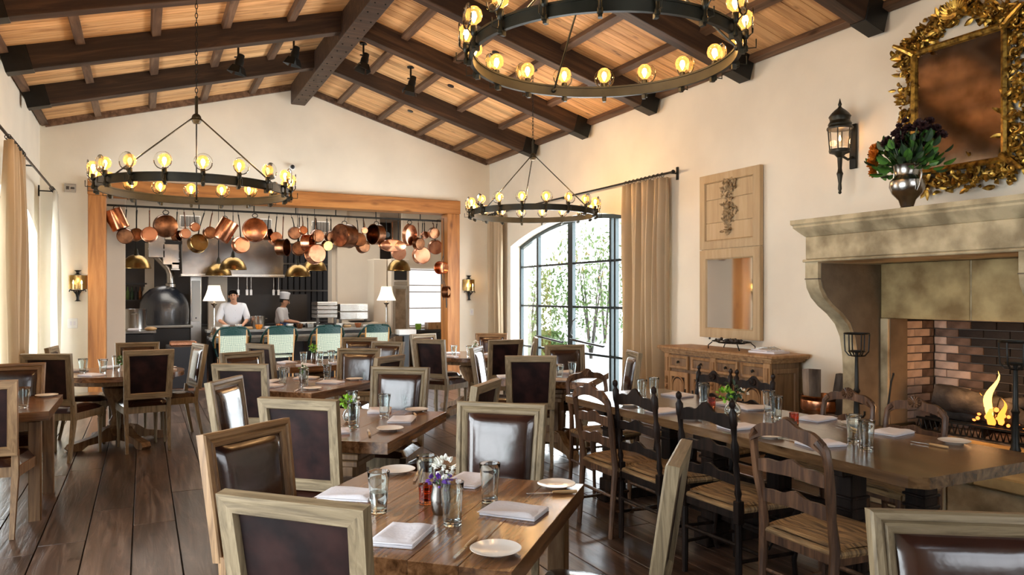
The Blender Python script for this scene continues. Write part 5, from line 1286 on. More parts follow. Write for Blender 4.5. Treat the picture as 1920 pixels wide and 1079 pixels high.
# hood
t = thing('range_hood', 'wide stainless steel range hood above the cooking line', 'hood', (1.66, 16.6, 0))
obj('hood_body', MB().prism([(-.55, 1.98), (.55, 1.98), (.55, 2.06), (.45, 2.36), (.30, 2.74), (-.55, 2.74)][::-1], 1.94, RZ(PI/2) @ TR(0, -.97, 0) @ XZ @ TR(0, 0, 0)), 'hoodsteel', t)
obj('hood_lip', MB().box((0, -.57, 1.97), (1.98, .05, .05), b=.006).box((-.97, 0, 1.97), (.05, 1.1, .05)).box((.97, 0, 1.97), (.05, 1.1, .05)), 'steel', t)
for k in range(4): obj('seam', MB().box((-.97 + .485 * k, -.42, 2.36), (.012, .01, .5), rot=(-.35, 0, 0)), 'darksteel', t)
for k in range(4): obj('filter', MB().box((-.72 + .48 * k, 0, 1.99), (.44, .9, .02)), 'darksteel', t)
t = thing('range', 'black and steel cooking range behind the chef', 'range', (2.1, 17.6, 0))
obj('body', MB().box((0, 0, .45), (2.8, .8, .90), b=.01), 'darksteel', t); obj('cooktop', MB().box((0, 0, .915), (2.84, .84, .03)), 'kdark', t)
obj('backsplash', MB().box((0, .4, 1.25), (2.8, .03, .7)), 'kback', t)
t = thing('stock_pot', 'shiny steel stock pot at the shoulder of the white-jacketed chef', 'pot', (2.0, 15.12, .925))
obj('body', MB().lathe([(.125, 0), (.13, .01), (.13, .23), (.135, .24), (.12, .24), (.118, .02), (.001, .02)], 22), 'steel', t)
for s in (-1, 1): obj('handle', MB().tube([(s * .13, -.03, .19), (s * .165, -.03, .19), (s * .165, .03, .19), (s * .13, .03, .19)], .006, 6), 'steel', t)
for i, x in enumerate((1.75, 1.92, 2.0, 2.45, 2.55)):
    t = thing('ladle', 'hanging kitchen utensil under the hood, %s from the left' % ['first', 'second', 'third', 'fourth', 'fifth'][i], 'utensil', (x, 16.15, 1.68), 0, 'utensils hanging under the hood')
    obj('handle', MB().tube([(0, 0, 0), (0, 0, .26)], .007, 6), 'steel', t); obj('blade', MB().box((0, 0, -.05), (.05, .008, .12), b=.003), 'steel', t)
# tall steel cabinets behind the first lamp
t = thing('steel_cabinet', 'narrow pale steel cabinet behind the left table lamp', 'cabinet', (.98, 16.9, 0))
obj('body', MB().box((0, 0, 1.0), (.22, .4, 2.0), b=.01), 'steel', t); obj('door', MB().box((0, -.21, 1.45), (.17, .02, .85), b=.006), 'white', t); obj('knob', MB().ball((0, -.23, 1.1), .015, 8, 6), 'kdark', t)
t = thing('pillar', 'pale square kitchen pillar behind the left table lamp', 'pillar', (1.42, 17.0, 0))
obj('shaft', MB().box((0, 0, 1.0), (.38, .2, 2.0), b=.006), 'kplaster', t)
# right half: walls, ovens, column, fridge, bright pass window
t = thing('pillar', 'broad beige kitchen pillar right of the dark roller wall', 'pillar', (4.45, 17.1, 0))
obj('shaft', MB().box((0, 0, 1.75), (1.0, .5, 3.5), b=.01).box((-.54, .1, 1.75), (.1, .4, 3.5)), 'kplaster', t)
t = thing('roller_door', 'dark ribbed roller wall at the back of the kitchen', 'door', (4.10, 19.9, 0))
for k in range(14): obj('rib', MB().box((-.95 + .15 * k, 0, 1.4), (.13, .03, 2.8), b=.01), 'kdark', t)
for z in (.9, 1.7, 2.4): obj('cross_bar', MB().box((0, -.03, z), (2.1, .03, .04)), 'darksteel', t)
for i, (x, y, w, z, lb) in enumerate(((3.42, 15.75, .42, 1.14, 'stacked steel deck oven left of the wide one'), (3.98, 15.75, .60, 1.14, 'wide steel deck oven before the beige pillar'))):
    t = thing('deck_oven', lb, 'oven', (x, y, 0))
    for k in range(4 if i == 0 else 2): obj('deck', MB().box((0, 0, z + (.085 if i == 0 else .17) * k), (w, .6, .075 if i == 0 else .155), b=.008), 'steel', t)
    for s in (-1, 1): obj('leg', MB().box((s * (w / 2 - .03), -.2, z / 2 - .02), (.05, .05, z - .04)), 'darksteel', t)
    obj('lower_body', MB().box((0, .05, .5), (w - .08, .4, .96)), 'kdark' if i == 0 else 'kplaster', t)
tag(obj('serving_tray', MB().lathe([(.001, 0), (.2, 0), (.26, .03), (.2, .01), (.001, .01)], 20, TR(4.05, 15.25, 1.01), caps=False), 'kdark'), 'dark round tray on the ledge before the deck ovens', 'tray')
obj_ = obj('oven_ledge', MB().box((4.05, 15.25, .995), (.7, .30, .03)).box((4.05, 15.27, .49), (.45, .2, .98)), 'kplaster'); tag(obj_, 'beige pedestal ledge before the deck ovens', 'ledge')
t = thing('wine_fridge', 'tall glass-doored fridge with a black microwave above', 'fridge', (4.98, 15.72, 0))
obj('carcass', MB().box((0, 0, 1.18), (.42, .6, 2.36), b=.01), 'kplaster', t); obj('microwave', MB().box((.0, -.31, 2.1), (.28, .03, .40), b=.008), 'kdark', t)
obj('door_frame', MB().frame(.34, 1.65, [(0, 0), (0, -.03), (.05, -.03), (.05, 0)], TR(0, -.30, .12)), 'steel', t); obj('door_glass', MB().box((0, -.31, .95), (.26, .01, 1.52)), 'oldmirror', t)
obj('vent_strip', MB().box((0, -.32, 1.83), (.30, .02, .08), b=.004), 'steel', t)
t = thing('fridge_side', 'beige cupboard left of the glass-doored fridge', 'cupboard', (4.60, 15.9, 0))
obj('body', MB().box((0, 0, 1.18), (.30, .5, 2.36), b=.01), 'kplaster', t)
t = thing('bright_window', 'bright white window with horizontal bars at the right end of the kitchen', 'window', (5.72, 16.05, 1.52))
obj('glowing_pane', MB().box((0, .02, 0), (.86, .02, 1.30)), emis('glowing_white_pane', (.93, .95, 1), 1.6), t)  # pane emits by itself; the daylight behind it is put into its glow
for z in (-.63, -.24, .13, .28, .63): obj('bar', MB().box((0, -.01, z), (.88, .03, .025)), 'steel', t)
for s in (-1, 1): obj('side', MB().box((s * .44, -.01, 0), (.04, .04, 1.3)), 'steel', t)
obj('surround', MB().box((0, .08, 1.35), (.96, .1, 1.4)).box((0, .08, -1.1), (.96, .1, .84)), 'kplaster', t)
t = thing('crate_bench', 'low bench with a wooden box below the bright kitchen window', 'bench', (5.72, 15.7, 0))
obj('top', MB().box((0, 0, .78), (.8, .5, .06)), 'kdark', t); obj('body', MB().box((0, 0, .38), (.74, .42, .72)), 'kdark', t)
tag(obj('wooden_box', MB().box((5.82, 15.6, .89), (.36, .26, .16), b=.01), 'pine'), 'wooden box on the bench below the bright window', 'box')
tag(obj('mustard_tub', MB().lathe([(.06, 0), (.07, .12), (.072, .13)], 14, TR(5.45, 15.6, .815)), 'lime'), 'yellow tub beside the wooden box', 'tub')
# counter
t = thing('bar_counter', 'long dark bar counter with moulded grey edge where the bistro chairs stand', 'counter', (2.75, 14.6, 0))
obj('top', MB().box((0, -.28, .80), (3.42, .52, .045), b=.010), 'ktop', t)
mb = MB()
for o_, z in ((-.02, .765), (-.05, .745), (-.08, .722)): mb.box((0, -.28, z), (3.42 + o_ * 2, .52 + o_ * 2, .022), b=.004)
obj('moulding', mb, 'ktop', t)
obj('body', MB().box((0, -.08, .36), (3.2, .6, .70), b=.006), 'kdark', t)
for k in range(5): obj('corbel', MB().prism([(-.50, .71), (-.38, .71), (-.38, .45), (-.42, .5), (-.48, .64)], .06, RZ(PI/2) @ TR(0, 1.5 - .75 * k, 0) @ XZ), 'kdark', t)
obj('prep_top', MB().box((0, .25, .90), (3.42, .52, .045), b=.006), 'ktop', t); obj('prep_body', MB().box((0, .25, .44), (3.36, .46, .86)), 'kdark', t)
t = thing('host_stand', 'dark low cabinet with a lit copper tray left of the bar counter', 'cabinet', (.66, 14.0, 0))
obj('body', MB().box((0, 0, .35), (.62, .8, .70), b=.01), 'kdark', t); obj('copper_tray', MB().box((-.05, -.05, .74), (.42, .34, .08), b=.02), 'copperbright', t)
# little things along the pass
rr = random.Random(31); cols = ['white', 'linen', 'steel', 'copper', 'bone', 'china', 'copperdark', 'kdark', 'orangefl']
kinds = ['white prep bowl', 'folded side towel', 'steel insert pan', 'copper cup', 'bread board', 'stack of plates', 'brown crock', 'black pan', 'bowl of carrots']
nths = ['first', 'second', 'third', 'fourth', 'fifth', 'sixth', 'seventh', 'eighth', 'ninth', 'tenth', 'eleventh', 'twelfth', 'thirteenth', 'fourteenth', 'fifteenth', 'sixteenth', 'seventeenth', 'eighteenth', 'nineteenth', 'twentieth']
for i in range(16):
    k = [5, 0, 2, 4, 8, 1, 3, 0, 6, 2, 5, 7, 0, 4, 3, 1][i]; x = 1.22 + i * .19 + rr.uniform(-.02, .02)
    if k in (1, 4): mb = MB().box((0, 0, .025), (.14, .12, .05), b=.015)
    elif k == 2: mb = MB().box((0, 0, .05), (.13, .16, .1), b=.01)
    elif k == 5: mb = MB().lathe([(.05, 0), (.08, .01), (.08, .06), (.001, .065)], 16, caps=False)
    else: mb = MB().lathe([(.001, 0), (.04, 0), (.065, .05), (.07, .09), (.065, .09), (.055, .04), (.001, .02)], 16, caps=False)
    o = obj(kinds[k].replace(' ', '_'), mb, cols[k]); o.location = (x, 14.76 + (.1 if i % 2 else -.02), .923)
    tag(o, f'{kinds[k]} on the kitchen pass, {nths[i]} item from its left end', kinds[k].split()[-1], 'prep items along the kitchen pass')
tag(obj('menu_stack', MB().box((4.55, 13.75, .86), (.34, .26, .10), b=.004), 'white'), 'stack of white menus on a stand right of the bistro chairs', 'menus')
t = thing('menu_stand', 'narrow dark stand carrying the white menus', 'stand', (4.55, 13.75, 0)); obj('post', MB().box((0, 0, .40), (.1, .1, .78)), 'kdark', t); obj('shelf', MB().box((0, 0, .80), (.36, .28, .02)), 'kdark', t)
# table lamps on the counter
def table_lamp():
    t = thing('table_lamp', '', 'lamp')
    obj('base', MB().lathe([(.10, 0), (.11, .01), (.09, .03), (.045, .10), (.025, .17), (.02, .20)], 18), 'pewter', t)
    obj('stem', MB().lathe([(.014, .19), (.02, .22), (.012, .25), (.018, .33), (.012, .36), (.017, .46), (.012, .50), (.02, .55), (.055, .585), (.06, .60), (.02, .61), (.01, .66)], 12), 'pewter', t)
    obj('lamp_shade', MB().lathe([(.19, .64), (.175, .68), (.14, .76), (.115, .84), (.10, .92), (.098, .92), (.113, .84), (.138, .76), (.173, .68), (.188, .64)], 28, caps=False), 'shade', t)
    obj('bulb', MB().ball((0, 0, .74), .03, 10, 8), 'filament', t)
    return t
TL_ = Kind(table_lamp())
TL_.place((1.14, 14.30, .825), 0, 'table lamp with white bell shade at the left end of the bar counter')
TL_.place((4.36, 14.40, .825), 0, 'table lamp with white bell shade at the right end of the bar counter')
# brass dome pendants
def pend():
    t = thing('pendant_lamp', '', 'pendant lamp')
    obj('dome', MB().lathe([(.235, 0), (.24, .005), (.225, .07), (.185, .15), (.12, .21), (.05, .235), (.045, .235), (.115, .205), (.18, .145), (.22, .07), (.23, .005)], 32, caps=False), 'brass', t)
    obj('cap', MB().lathe([(.05, .23), (.035, .26), (.03, .30), (.02, .34)], 12), 'iron2', t)
    obj('stem', MB().lathe([(.008, .33), (.008, 1.0)], 6), 'iron', t)
    obj('bulb', MB().ball((0, 0, .06), .035, 10, 8), 'filament', t)
    return t
PK = Kind(pend())
for (x, y, z, lb) in ((-.11, 14.5, 2.04, 'brass dome pendant at the far left over the bar'), (1.48, 14.5, 2.04, 'brass dome pendant above the chef'), (2.66, 14.6, 1.93, 'lowest brass dome pendant, left of the middle pair'), (3.04, 14.9, 2.06, 'brass dome pendant right of the middle pair'), (4.65, 14.5, 2.07, 'brass dome pendant at the right over the lamp'), (1.29, 15.2, 1.95, 'brass dome pendant partly hidden behind the one above the chef')):
    p_ = PK.place((x, y, z), 0, lb, 'brass dome pendants over the bar counter')
    for c_ in p_.children:
        if c_.name.startswith('stem'): c_.scale = (1, 1, 1); c_.location = (0, 0, 0)
    obj('cord', MB().lathe([(.005, 1.0), (.005, KZ - z)], 6), 'iron', p_)
# pot rack
t = thing('pot_rack', 'long black iron pot rail across the top of the kitchen opening', 'rack', (2.3, 13.34, 3.0))
obj('rail', MB().box((0, 0, 0), (5.8, .02, .022)), 'iron', t); obj('rail', MB().box((0, .14, 0.0), (5.8, .014, .014)), 'iron', t)
for x in (-2.41, -1.47, -.6, .1, .8, 1.54, 2.4): obj('drop_rod', MB().tube([(x, .0, 0), (x, .0, KZ - 3.0)], .010, 6), 'iron', t)
obj('end_chain', MB().tube([(2.70, 0, 0), (2.70, -.44, 0), (2.70, -.44, -1.52)], .006, 5), 'iron', t)
POTS = [(-0.38, 13.27, 2.76, 0.321, 'deep', 'copper', -25, -0.37), (-0.26, 13.34, 2.51, 0.256, 'pan', 'copperdark', 10, -0.24), (-0.1, 13.41, 2.55, 0.215, 'pan', 'copperdark', -10, -0.09), (0.09, 13.27, 2.55, 0.249, 'pan', 'copperbright', 0, 0.09), (0.33, 13.34, 2.7, 0.383, 'ring', 'copperdark', 0, 0.3), (0.49, 13.41, 2.55, 0.176, 'side', 'copperdark', 35, 0.5), (0.62, 13.27, 2.58, 0.175, 'pan', 'copperbright', 30, 0.6), (0.77, 13.34, 2.7, 0.159, 'pan', 'copper', 25, 0.74), (0.82, 13.41, 2.44, 0.321, 'pan', 'brass', -20, 0.92), (0.99, 13.27, 2.61, 0.213, 'pan', 'copperdark', 0, 1.04), (1.23, 13.34, 2.66, 0.36, 'deep', 'copper', 30, 1.22), (1.5, 13.41, 2.43, 0.292, 'pan', 'copper', 0, 1.44), (1.71, 13.27, 2.69, 0.419, 'ring', 'copper', 0, 1.7), (1.92, 13.34, 2.62, 0.203, 'side', 'copperdark', 20, 1.95), (2.07, 13.41, 2.56, 0.242, 'pan', 'copperbright', -10, 2.08), (2.16, 13.27, 2.4, 0.296, 'side', 'copperdark', -10, 2.19), (2.38, 13.34, 2.66, 0.234, 'pan', 'copperdark', 15, 2.32), (2.47, 13.41, 2.4, 0.264, 'pan', 'copperdark', 5, 2.46), (2.51, 13.27, 2.71, 0.159, 'pan', 'copper', -10, 2.51), (2.61, 13.34, 2.5, 0.302, 'side', 'copper', -5, 2.6), (2.79, 13.41, 2.63, 0.248, 'pan', 'copperdark', 0, 2.74), (2.73, 13.27, 2.3, 0.359, 'pan', 'copperbright', 0, 2.74), (2.95, 13.34, 2.46, 0.201, 'pan', 'brass', 0, 2.94), (3.04, 13.41, 2.62, 0.231, 'pan', 'copperdark', 0, 3.01), (3.24, 13.27, 2.64, 0.422, 'deepside', 'copperdark', 10, 3.28), (3.52, 13.34, 2.58, 0.273, 'pan', 'copperdark', 0, 3.48), (3.62, 13.41, 2.47, 0.255, 'pan', 'copperdark', 15, 3.61), (3.61, 13.27, 2.75, 0.126, 'pan', 'copper', 0, 3.6), (3.85, 13.34, 2.69, 0.374, 'narrow', 'copperdark', 0, 3.84), (4.07, 13.41, 2.7, 0.119, 'pan', 'iron', 0, 4.03), (4.14, 13.27, 2.49, 0.514, 'oval', 'copperbright', 0, 4.15), (4.28, 13.34, 2.36, 0.279, 'pan', 'copperbright', 0, 4.26), (4.52, 13.41, 2.71, 0.364, 'upright', 'copperbright', 0, 4.48), (4.65, 13.27, 2.54, 0.241, 'pan', 'copperdark', 0, 4.66), (4.73, 13.34, 2.33, 0.344, 'pan', 'copperbright', 0, 4.75), (4.82, 13.41, 2.72, 0.153, 'pan', 'copperbright', 0, 4.78), (4.95, 13.27, 2.75, 0.223, 'pan', 'copperdark', 0, 4.95), (5.01, 13.34, 2.49, 0.286, 'pan', 'copper', 0, 5.04), (4.96, 12.9, 2.08, 0.238, 'side', 'copper', 0, 5.01), (5.05, 12.9, 1.63, 0.219, 'side', 'copperdark', 0, 5.04)]
looks = {'deep': 'deep stock pot', 'pan': 'saucepan', 'ring': 'wide shallow casserole', 'side': 'saucepan seen from its side', 'deepside': 'large dark casserole turned sideways', 'narrow': 'braising pan turned edge-on', 'oval': 'long oval fish pan', 'upright': 'tall oval pan'}
shade_ = {'copper': 'copper', 'copperdark': 'tarnished copper', 'copperbright': 'bright copper', 'brass': 'brass', 'iron': 'small black'}
ordn = nths + ['twenty-first', 'twenty-second', 'twenty-third', 'twenty-fourth', 'twenty-fifth', 'twenty-sixth', 'twenty-seventh', 'twenty-eighth', 'twenty-ninth', 'thirtieth', 'thirty-first', 'thirty-second', 'thirty-third', 'thirty-fourth', 'thirty-fifth', 'thirty-sixth', 'thirty-seventh', 'thirty-eighth', 'thirty-ninth', 'fortieth']
rr = random.Random(77)
for i, (x, y, z, s, k, m, tilt, hx) in enumerate(POTS):
    r = s / 2
    where = 'low on the chain by the right post' if i > 37 else f'{ordn[i]} from the left on the pot rack'
    t = thing('saucepan' if k in ('pan', 'side') else ('stock_pot' if k == 'deep' else 'casserole'), f'{shade_[m]} {looks[k]}, {where}' + (', lowest' if i == 39 else ''), 'pan', (x, y, z), 0, 'copper pans hanging from the kitchen pot rack')
    ti = math.radians(tilt)
    if k in ('pan', 'oval', 'upright', 'ring'):
        dp = {'pan': .55, 'oval': .35, 'upright': .5, 'ring': .45}[k] * r * (1.4 if k == 'pan' else 1)
        T = RY(ti * .6) @ RX(rr.uniform(-.12, .22)) @ RZ(rr.uniform(-.2, .35)) @ RX(PI / 2)   # bottom toward the room (-y)
        sy_ = .46 if k == 'oval' else (1.4 if k == 'upright' else 1)
        r2 = r / (1.2 if k == 'upright' else 1)
        P_ = [(.001, dp * .5), (r2 * .86, dp * .5), (r2 * .93, dp * .42), (r2 * .97, -dp * .5), (r2 * 1.0, -dp * .52), (r2 * .95, -dp * .5), (r2 * .90, dp * .36), (.001, dp * .42)]
        obj('body', MB().lathe(P_, 26, T, caps=False, sy=sy_), m, t)
        hy_ = -.02 + dp * .45; bt = r2 * (sy_ if k in ('oval', 'upright') else 1)
    else:
        hgt = {'deep': s * 1.0, 'side': s * .55, 'deepside': s * .62, 'narrow': s * .42}[k]; r2 = {'deep': s * .42, 'side': s * .5, 'deepside': s * .5, 'narrow': s * .5}[k]
        if k == 'deep': T = RY(ti) @ TR(0, 0, -hgt / 2)
        else: T = RZ((.95 if k != 'narrow' else 1.15) * (1 if i % 2 else -1) + (PI if k == 'deepside' else 0)) @ RY(ti * .3) @ RX(PI / 2) @ TR(0, 0, -hgt / 2)
        P_ = [(.001, 0), (r2 * .94, 0), (r2, hgt * .06), (r2, hgt), (r2 * 1.03, hgt + .004), (r2 * .96, hgt), (r2 * .95, hgt * .1), (.001, hgt * .08)]
        obj('body', MB().lathe(P_, 26, T, caps=False), m, t); hy_ = 0; bt = r2 * .95
    dz = 3.0 - z; dx = hx - x
    if k in ('ring', 'deepside', 'narrow', 'upright', 'deep'):
        zt_ = bt * (1.0) + (.0 if k != 'deep' else s * .10)
        obj('loop_handle', MB().tube([(.045 * math.cos(q * PI / 4), hy_, zt_ + .03 + .035 * math.sin(q * PI / 4)) for q in range(8)], .007, 6, closed=True), 'iron', t)
        obj('hook', MB().tube([(0, hy_, zt_ + .06), (dx * .5, (13.34 - y) * .5, (zt_ + dz) / 2 + .03), (dx, 13.34 - y, dz)], .005, 5), 'iron', t)
    elif i > 37:
        obj('handle', MB().tube([(0, 0, -bt * .8), (.01, 0, -bt - .12), (.01, 0, -bt - .19)], [.009, .012, .010], 6), 'iron', t)
        obj('hook', MB().tube([(0, 0, bt * .9), (5.00 - x, 12.90 - y, bt + .12)], .005, 5), 'iron', t)
    else:
        L_ = dz - bt
        obj('handle', MB().tube([(0, hy_ + .02, bt * .7), (dx * .2, hy_, bt + L_ * .2), (dx * .6, (13.34 - y) * .6, bt + L_ * .6), (dx * .9, (13.34 - y) * .9, dz - .06)], [.013, .009, .008, .011], 6), 'iron' if i % 3 else 'copperdark', t)
        obj('hook', MB().tube([(dx * .9, (13.34 - y) * .9, dz - .07), (dx, 13.34 - y, dz - .02), (dx, 13.34 - y, dz + .01)], .004, 5), 'iron', t)

# bistro chairs
def bistro():
    t = thing('bistro_chair', '', 'chair')   # faces local +Y; back toward -Y
    def bk(z0, z1, off=0):
        def fn(u, v):
            a = (u - .5) * 1.5; z = z0 + (z1 - z0) * v; w = .205
            return (w * math.sin(a) / math.sin(.75), -.21 - .10 * math.cos(a) + .08 - .10 * (z - .45) - off, z)
        return fn
    obj('woven_back', MB().grid(bk(.50, .82), 12, 6).grid(bk(.50, .82, -.008), 12, 6), 'weave', t)
    def band(u, v):
        p = bk(.815, .95)(u, v); return (p[0], p[1] - .004, p[2] + .02 * v * math.sin(PI * u))
    obj('top_band', MB().grid(band, 12, 4).grid(lambda u, v: (band(u, v)[0], band(u, v)[1] + .02, band(u, v)[2]), 12, 4), 'greenband', t)
    mb = MB()
    for s in (-1, 1):
        obj('cane_leg', MB().tube([(s * .19, -.22, 0), (s * .20, -.19, .45), (s * .212, -.235, .8), (s * .205, -.245, .93)], .013, 8), 'rattan', t)
        obj('cane_leg', MB().tube([(s * .20, .20, 0), (s * .205, .20, .44)], .013, 8), 'rattan', t)
    for s in (-1, 1):
        mb = MB().tube([(s * .08, -.295, .955), (s * .17, -.27, .95), (s * .235, -.22, .90), (s * .285, -.12, .80), (s * .29, .02, .70), (s * .275, .15, .66), (s * .24, .20, .56), (s * .21, .20, .44)], .017, 8)
        obj('arm', mb, 'greenband', t)
    for s in (-1, 1): obj('inner_arm', MB().tube([(s * .215, -.215, .80), (s * .262, -.08, .78), (s * .25, .08, .60)], .011, 8), 'rattan', t)
    obj('seat', MB().lathe([(.001, .455), (.20, .455), (.225, .445), (.225, .425), (.001, .42)], 20, caps=False), 'weave', t)
    return t
BK = Kind(bistro())
for x, y, lb in ((1.40, 13.75, 'green-topped woven bistro chair first from the left at the bar, before the chef'), (2.21, 13.75, 'green-topped woven bistro chair second from the left at the bar'), (3.06, 13.75, 'green-topped woven bistro chair third from the left at the bar'), (3.97, 13.75, 'green-topped woven bistro chair rightmost at the bar below the right lamp')):
    BK.place((x, y + .20, 0), 0, lb, 'woven bistro chairs at the bar counter', (1.06,) * 3)

# ------------------------------------------------------------------ people
def skin_mesh(name, pts, edges, m, parent=None, sub=2, root=0):
    me = bpy.data.meshes.new(name); me.from_pydata([p[0] for p in pts], edges, []); me.materials.append(M[m])
    o = bpy.data.objects.new(name, me); COL.objects.link(o)
    if parent: o.parent = parent
    s = o.modifiers.new('skin', 'SKIN'); 
    lay = me.skin_vertices[0] if len(me.skin_vertices) else None
    if lay is None:
        bpy.context.view_layer.objects.active = o; o.select_set(True); bpy.ops.mesh.customdata_skin_add(); lay = me.skin_vertices[0]; o.select_set(False)
    for i, p in enumerate(pts):
        r = p[1]; lay.data[i].radius = (r, r) if not isinstance(r, tuple) else r; lay.data[i].use_root = (i == root)
    s.use_smooth_shade = True; b = o.modifiers.new('sub', 'SUBSURF'); b.levels = sub; b.render_levels = sub
    return o
def person(name, label, loc, rz, J, apron=None, hat=False):
    """J: joint positions (local, person faces -Y)"""
    t = thing(name, label, 'person', loc, rz)
    P_ = []; E_ = []
    def add(p, r, par=None):
        P_.append((p, r)); 
        if par is not None: E_.append((par, len(P_) - 1))
        return len(P_) - 1
    pel = add(J['pelvis'], (.15, .11)); sp = add(J['spine'], (.135, .10), pel); ch = add(J['chest'], (.155, .105), sp); nb_ = add(J['neckb'], (.07, .065), ch); nk = add(J['neck'], (.05, .052), nb_)
    jw = add(J['jaw'], (.062, .07), nk); hd = add(J['head'], (.078, .092), jw); tp = add(J['top'], (.055, .065), hd)
    hands = []
    for s in ('l', 'r'):
        sh = add(J['sh' + s], .062, ch); el = add(J['el' + s], .043, sh); wr = add(J['wr' + s], .026, el)
        w = Vector(J['wr' + s]); e = Vector(J['el' + s]); d = (w - e).normalized(); d.z = min(d.z, -.05); d.normalize(); sd = d.cross(Vector((0, 0, 1))).normalized()
        pm_ = add(tuple(w + d * .055), .026, wr)
        for q in range(4):
            off = sd * (-.027 + .018 * q); L_ = (.062, .074, .070, .055)[q]
            a_ = add(tuple(w + d * .09 + off), .0095, pm_); b_ = add(tuple(w + d * (.09 + L_ * .5) + off * 1.1 + Vector((0, 0, -.008))), .008, a_); add(tuple(w + d * (.09 + L_ * .85) + off * 1.1 + Vector((0, 0, -.03))), .007, b_)
        sg = 1 if s == 'l' else -1
        a_ = add(tuple(w + d * .045 + sd * .035 * sg), .010, pm_); add(tuple(w + d * .08 + sd * .048 * sg + Vector((0, 0, -.01))), .008, a_)
        hp = add(J['hip' + s], .095, pel); kn = add(J['kn' + s], .062, hp); an = add(J['an' + s], .042, kn); add((J['an' + s][0], J['an' + s][1] - .12, .035), .035, an)
    body = skin_mesh('body', P_, E_, 'skin', t, 2)
    # jacket with short sleeves
    P2 = []; E2 = []
    def add2(p, r, par=None):
        P2.append((p, r)); 
        if par is not None: E2.append((par, len(P2) - 1))
        return len(P2) - 1
    a0 = add2(J['pelvis'], (.185, .15)); a1 = add2(J['spine'], (.165, .13), a0); a2 = add2(J['chest'], (.18, .13), a1); add2(J['neckb'], (.085, .08), a2)
    for s in ('l', 'r'):
        b0 = add2(J['sh' + s], .083, a2); e_ = Vector(J['el' + s]); s_ = Vector(J['sh' + s]); w_ = Vector(J['wr' + s])
        b1 = add2(tuple(s_.lerp(e_, .6)), .072, b0); b2 = add2(tuple(e_), .066, b1); add2(tuple(e_.lerp(w_, .22)), .060, b2)
    skin_mesh('jacket', P2, E2, 'jacket', t, 2)
    P3 = []; E3 = []
    def add3(p, r, par=None):
        P3.append((p, r)); 
        if par is not None: E3.append((par, len(P3) - 1))
        return len(P3) - 1
    c0 = add3(J['pelvis'], (.17, .13))
    for s in ('l', 'r'): c1 = add3(J['hip' + s], .105, c0); c2 = add3(J['kn' + s], .078, c1); add3(J['an' + s], .068, c2)
    skin_mesh('trousers', P3, E3, 'trouser', t, 1)
    # head frame
    h = Vector(J['head']); j = Vector(J['jaw']); up = (Vector(J['top']) - j).normalized(); fw = Vector(J['face']).normalized(); fw = (fw - up * fw.dot(up)).normalized(); rt = fw.cross(up).normalized()
    HM = Matrix((( rt.x, fw.x, up.x, h.x), (rt.y, fw.y, up.y, h.y), (rt.z, fw.z, up.z, h.z), (0, 0, 0, 1)))
    obj('nose', MB().lathe([(.017, -.038), (.015, -.03), (.006, .015), (.003, .02)], 8, HM @ TR(0, .092, .0) @ RX(.18)), 'skin', t)
    obj('eyes', MB().ball((-.030, .083, .016), .011, 8, 6, HM, sc=(1.3, .6, .8)).ball((.030, .083, .016), .011, 8, 6, HM, sc=(1.3, .6, .8)), 'kdark', t)
    obj('eyebrows', MB().box((-.032, .089, .036), (.036, .008, .007), HM).box((.032, .089, .036), (.036, .008, .007), HM), 'hair', t)
    obj('mouth', MB().box((0, .088, -.062), (.042, .008, .009), HM, b=.003), 'copperdark', t)
    for s in (-1, 1): obj('ear', MB().ball((s * .083, .0, -.005), .026, 8, 6, HM, sc=(.4, .8, 1.2)), 'skin', t)
    mb = MB()
    def hair(u, v):
        a = u * 2 * PI; lim = .35 if math.sin(a) > .2 else 1.25; lim = 1.35 - 1.0 * max(0, math.sin(a)) ** .3
        e = v * lim; return tuple(HM @ Vector((.092 * math.sin(e) * math.cos(a), .010 + .104 * math.sin(e) * math.sin(a) - .012, .012 + .112 * math.cos(e))))
    mb.grid(hair, 24, 8); mb.grid(lambda u, v: tuple(HM @ Vector((.088 * math.sin(v * 1.9) * math.cos(PI + u * PI), -.012 + .098 * math.sin(v * 1.9) * math.sin(PI + u * PI), .008 + .1 * math.cos(v * 1.9)))), 16, 8)
    obj('hair', mb, 'hair', t)
    if hat: obj('chef_hat', MB().lathe([(.098, .045), (.10, .05), (.104, .12), (.118, .17), (.112, .19), (.06, .205), (.001, .21)], 22, HM @ TR(0, -.015, .01), caps=False), 'jacket', t)
    if apron:
        pz = J['pelvis']; obj('apron', MB().grid(lambda u, v: (pz[0] + .205 * math.sin((u - .5) * 2.6), pz[1] - .165 * math.cos((u - .5) * 2.6) - .01, .42 + .62 * v), 12, 6), 'apron', t)
    mb = MB()
    for s in ('l', 'r'):
        a_ = J['an' + s]; mb.ball((a_[0], a_[1] - .06, .05), .06, 12, 8, sc=(.8, 2.2, .8))
    obj('shoes', mb, 'kdark', t)
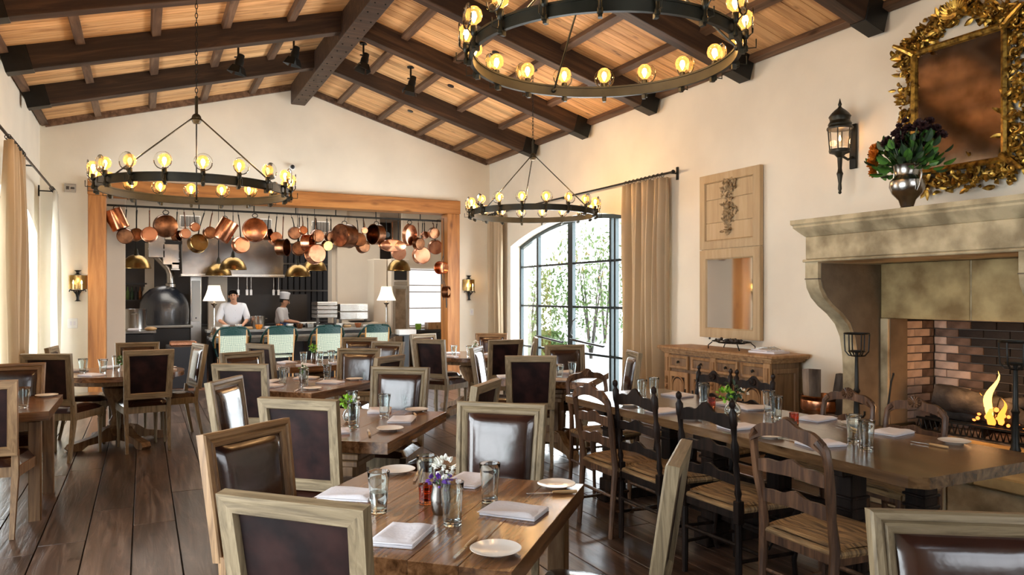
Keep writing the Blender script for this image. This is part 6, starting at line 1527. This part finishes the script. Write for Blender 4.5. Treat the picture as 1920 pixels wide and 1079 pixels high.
    obj('buttons', MB().ball((.03, J['chest'][1] - .135, J['chest'][2] - .02), .009, 6, 4).ball((.03, J['spine'][1] - .14, J['spine'][2]), .009, 6, 4), 'linen', t)
    return t
J1 = dict(pelvis=(0, .06, .95), spine=(0, .02, 1.13), chest=(0, -.04, 1.30), neckb=(0, -.08, 1.415), neck=(0, -.105, 1.45), jaw=(-.01, -.135, 1.49), head=(-.015, -.145, 1.555), top=(-.02, -.135, 1.60), face=(-.12, -1, -.55),
          shl=(.19, -.02, 1.345), ell=(.26, -.06, 1.10), wrl=(.14, -.30, 1.00), shr=(-.19, -.02, 1.345), elr=(-.27, -.06, 1.10), wrr=(-.15, -.30, 1.00), hipl=(.09, .07, .88), knl=(.10, .05, .48), anl=(.10, .08, .08), hipr=(-.09, .07, .88), knr=(-.10, .05, .48), anr=(-.10, .08, .08))
person('person', 'person in white chef jacket bending over the counter beside the left table lamp', (1.56, 15.25, 0), 0, J1)
J2 = dict(pelvis=(0, .03, .90), spine=(0, .0, 1.06), chest=(0, -.02, 1.20), neckb=(0, -.035, 1.30), neck=(0, -.05, 1.335), jaw=(0, -.065, 1.375), head=(0, -.075, 1.435), top=(0, -.075, 1.48), face=(0, -1, -.25),
          shl=(.16, -.01, 1.24), ell=(.19, -.06, 1.02), wrl=(.10, -.28, .99), shr=(-.16, -.01, 1.24), elr=(-.19, -.06, 1.02), wrr=(-.10, -.28, .99), hipl=(.08, .03, .84), knl=(.09, .02, .46), anl=(.09, .05, .08), hipr=(-.08, .03, .84), knr=(-.09, .02, .46), anr=(-.09, .05, .08))
person('person', 'person in tall white chef hat and blue apron turned to the right', (2.72, 16.85, 0), 1.15, J2, True, True)
t = thing('prep_table', 'pale steel prep table before the chef in the hat', 'table', (3.32, 16.45, 0))
obj('top', MB().box((0, 0, .94), (.62, .5, .03)), 'steel', t)
for s in (-1, 1):
    for q in (-1, 1): obj('leg', MB().box((s * .28, q * .22, .46), (.03, .03, .93)), 'steel', t)
tag(obj('white_tray', MB().box((3.24, 16.42, .97), (.40, .3, .03), b=.008), 'white'), 'white tray of food in front of the chef in the hat', 'tray')
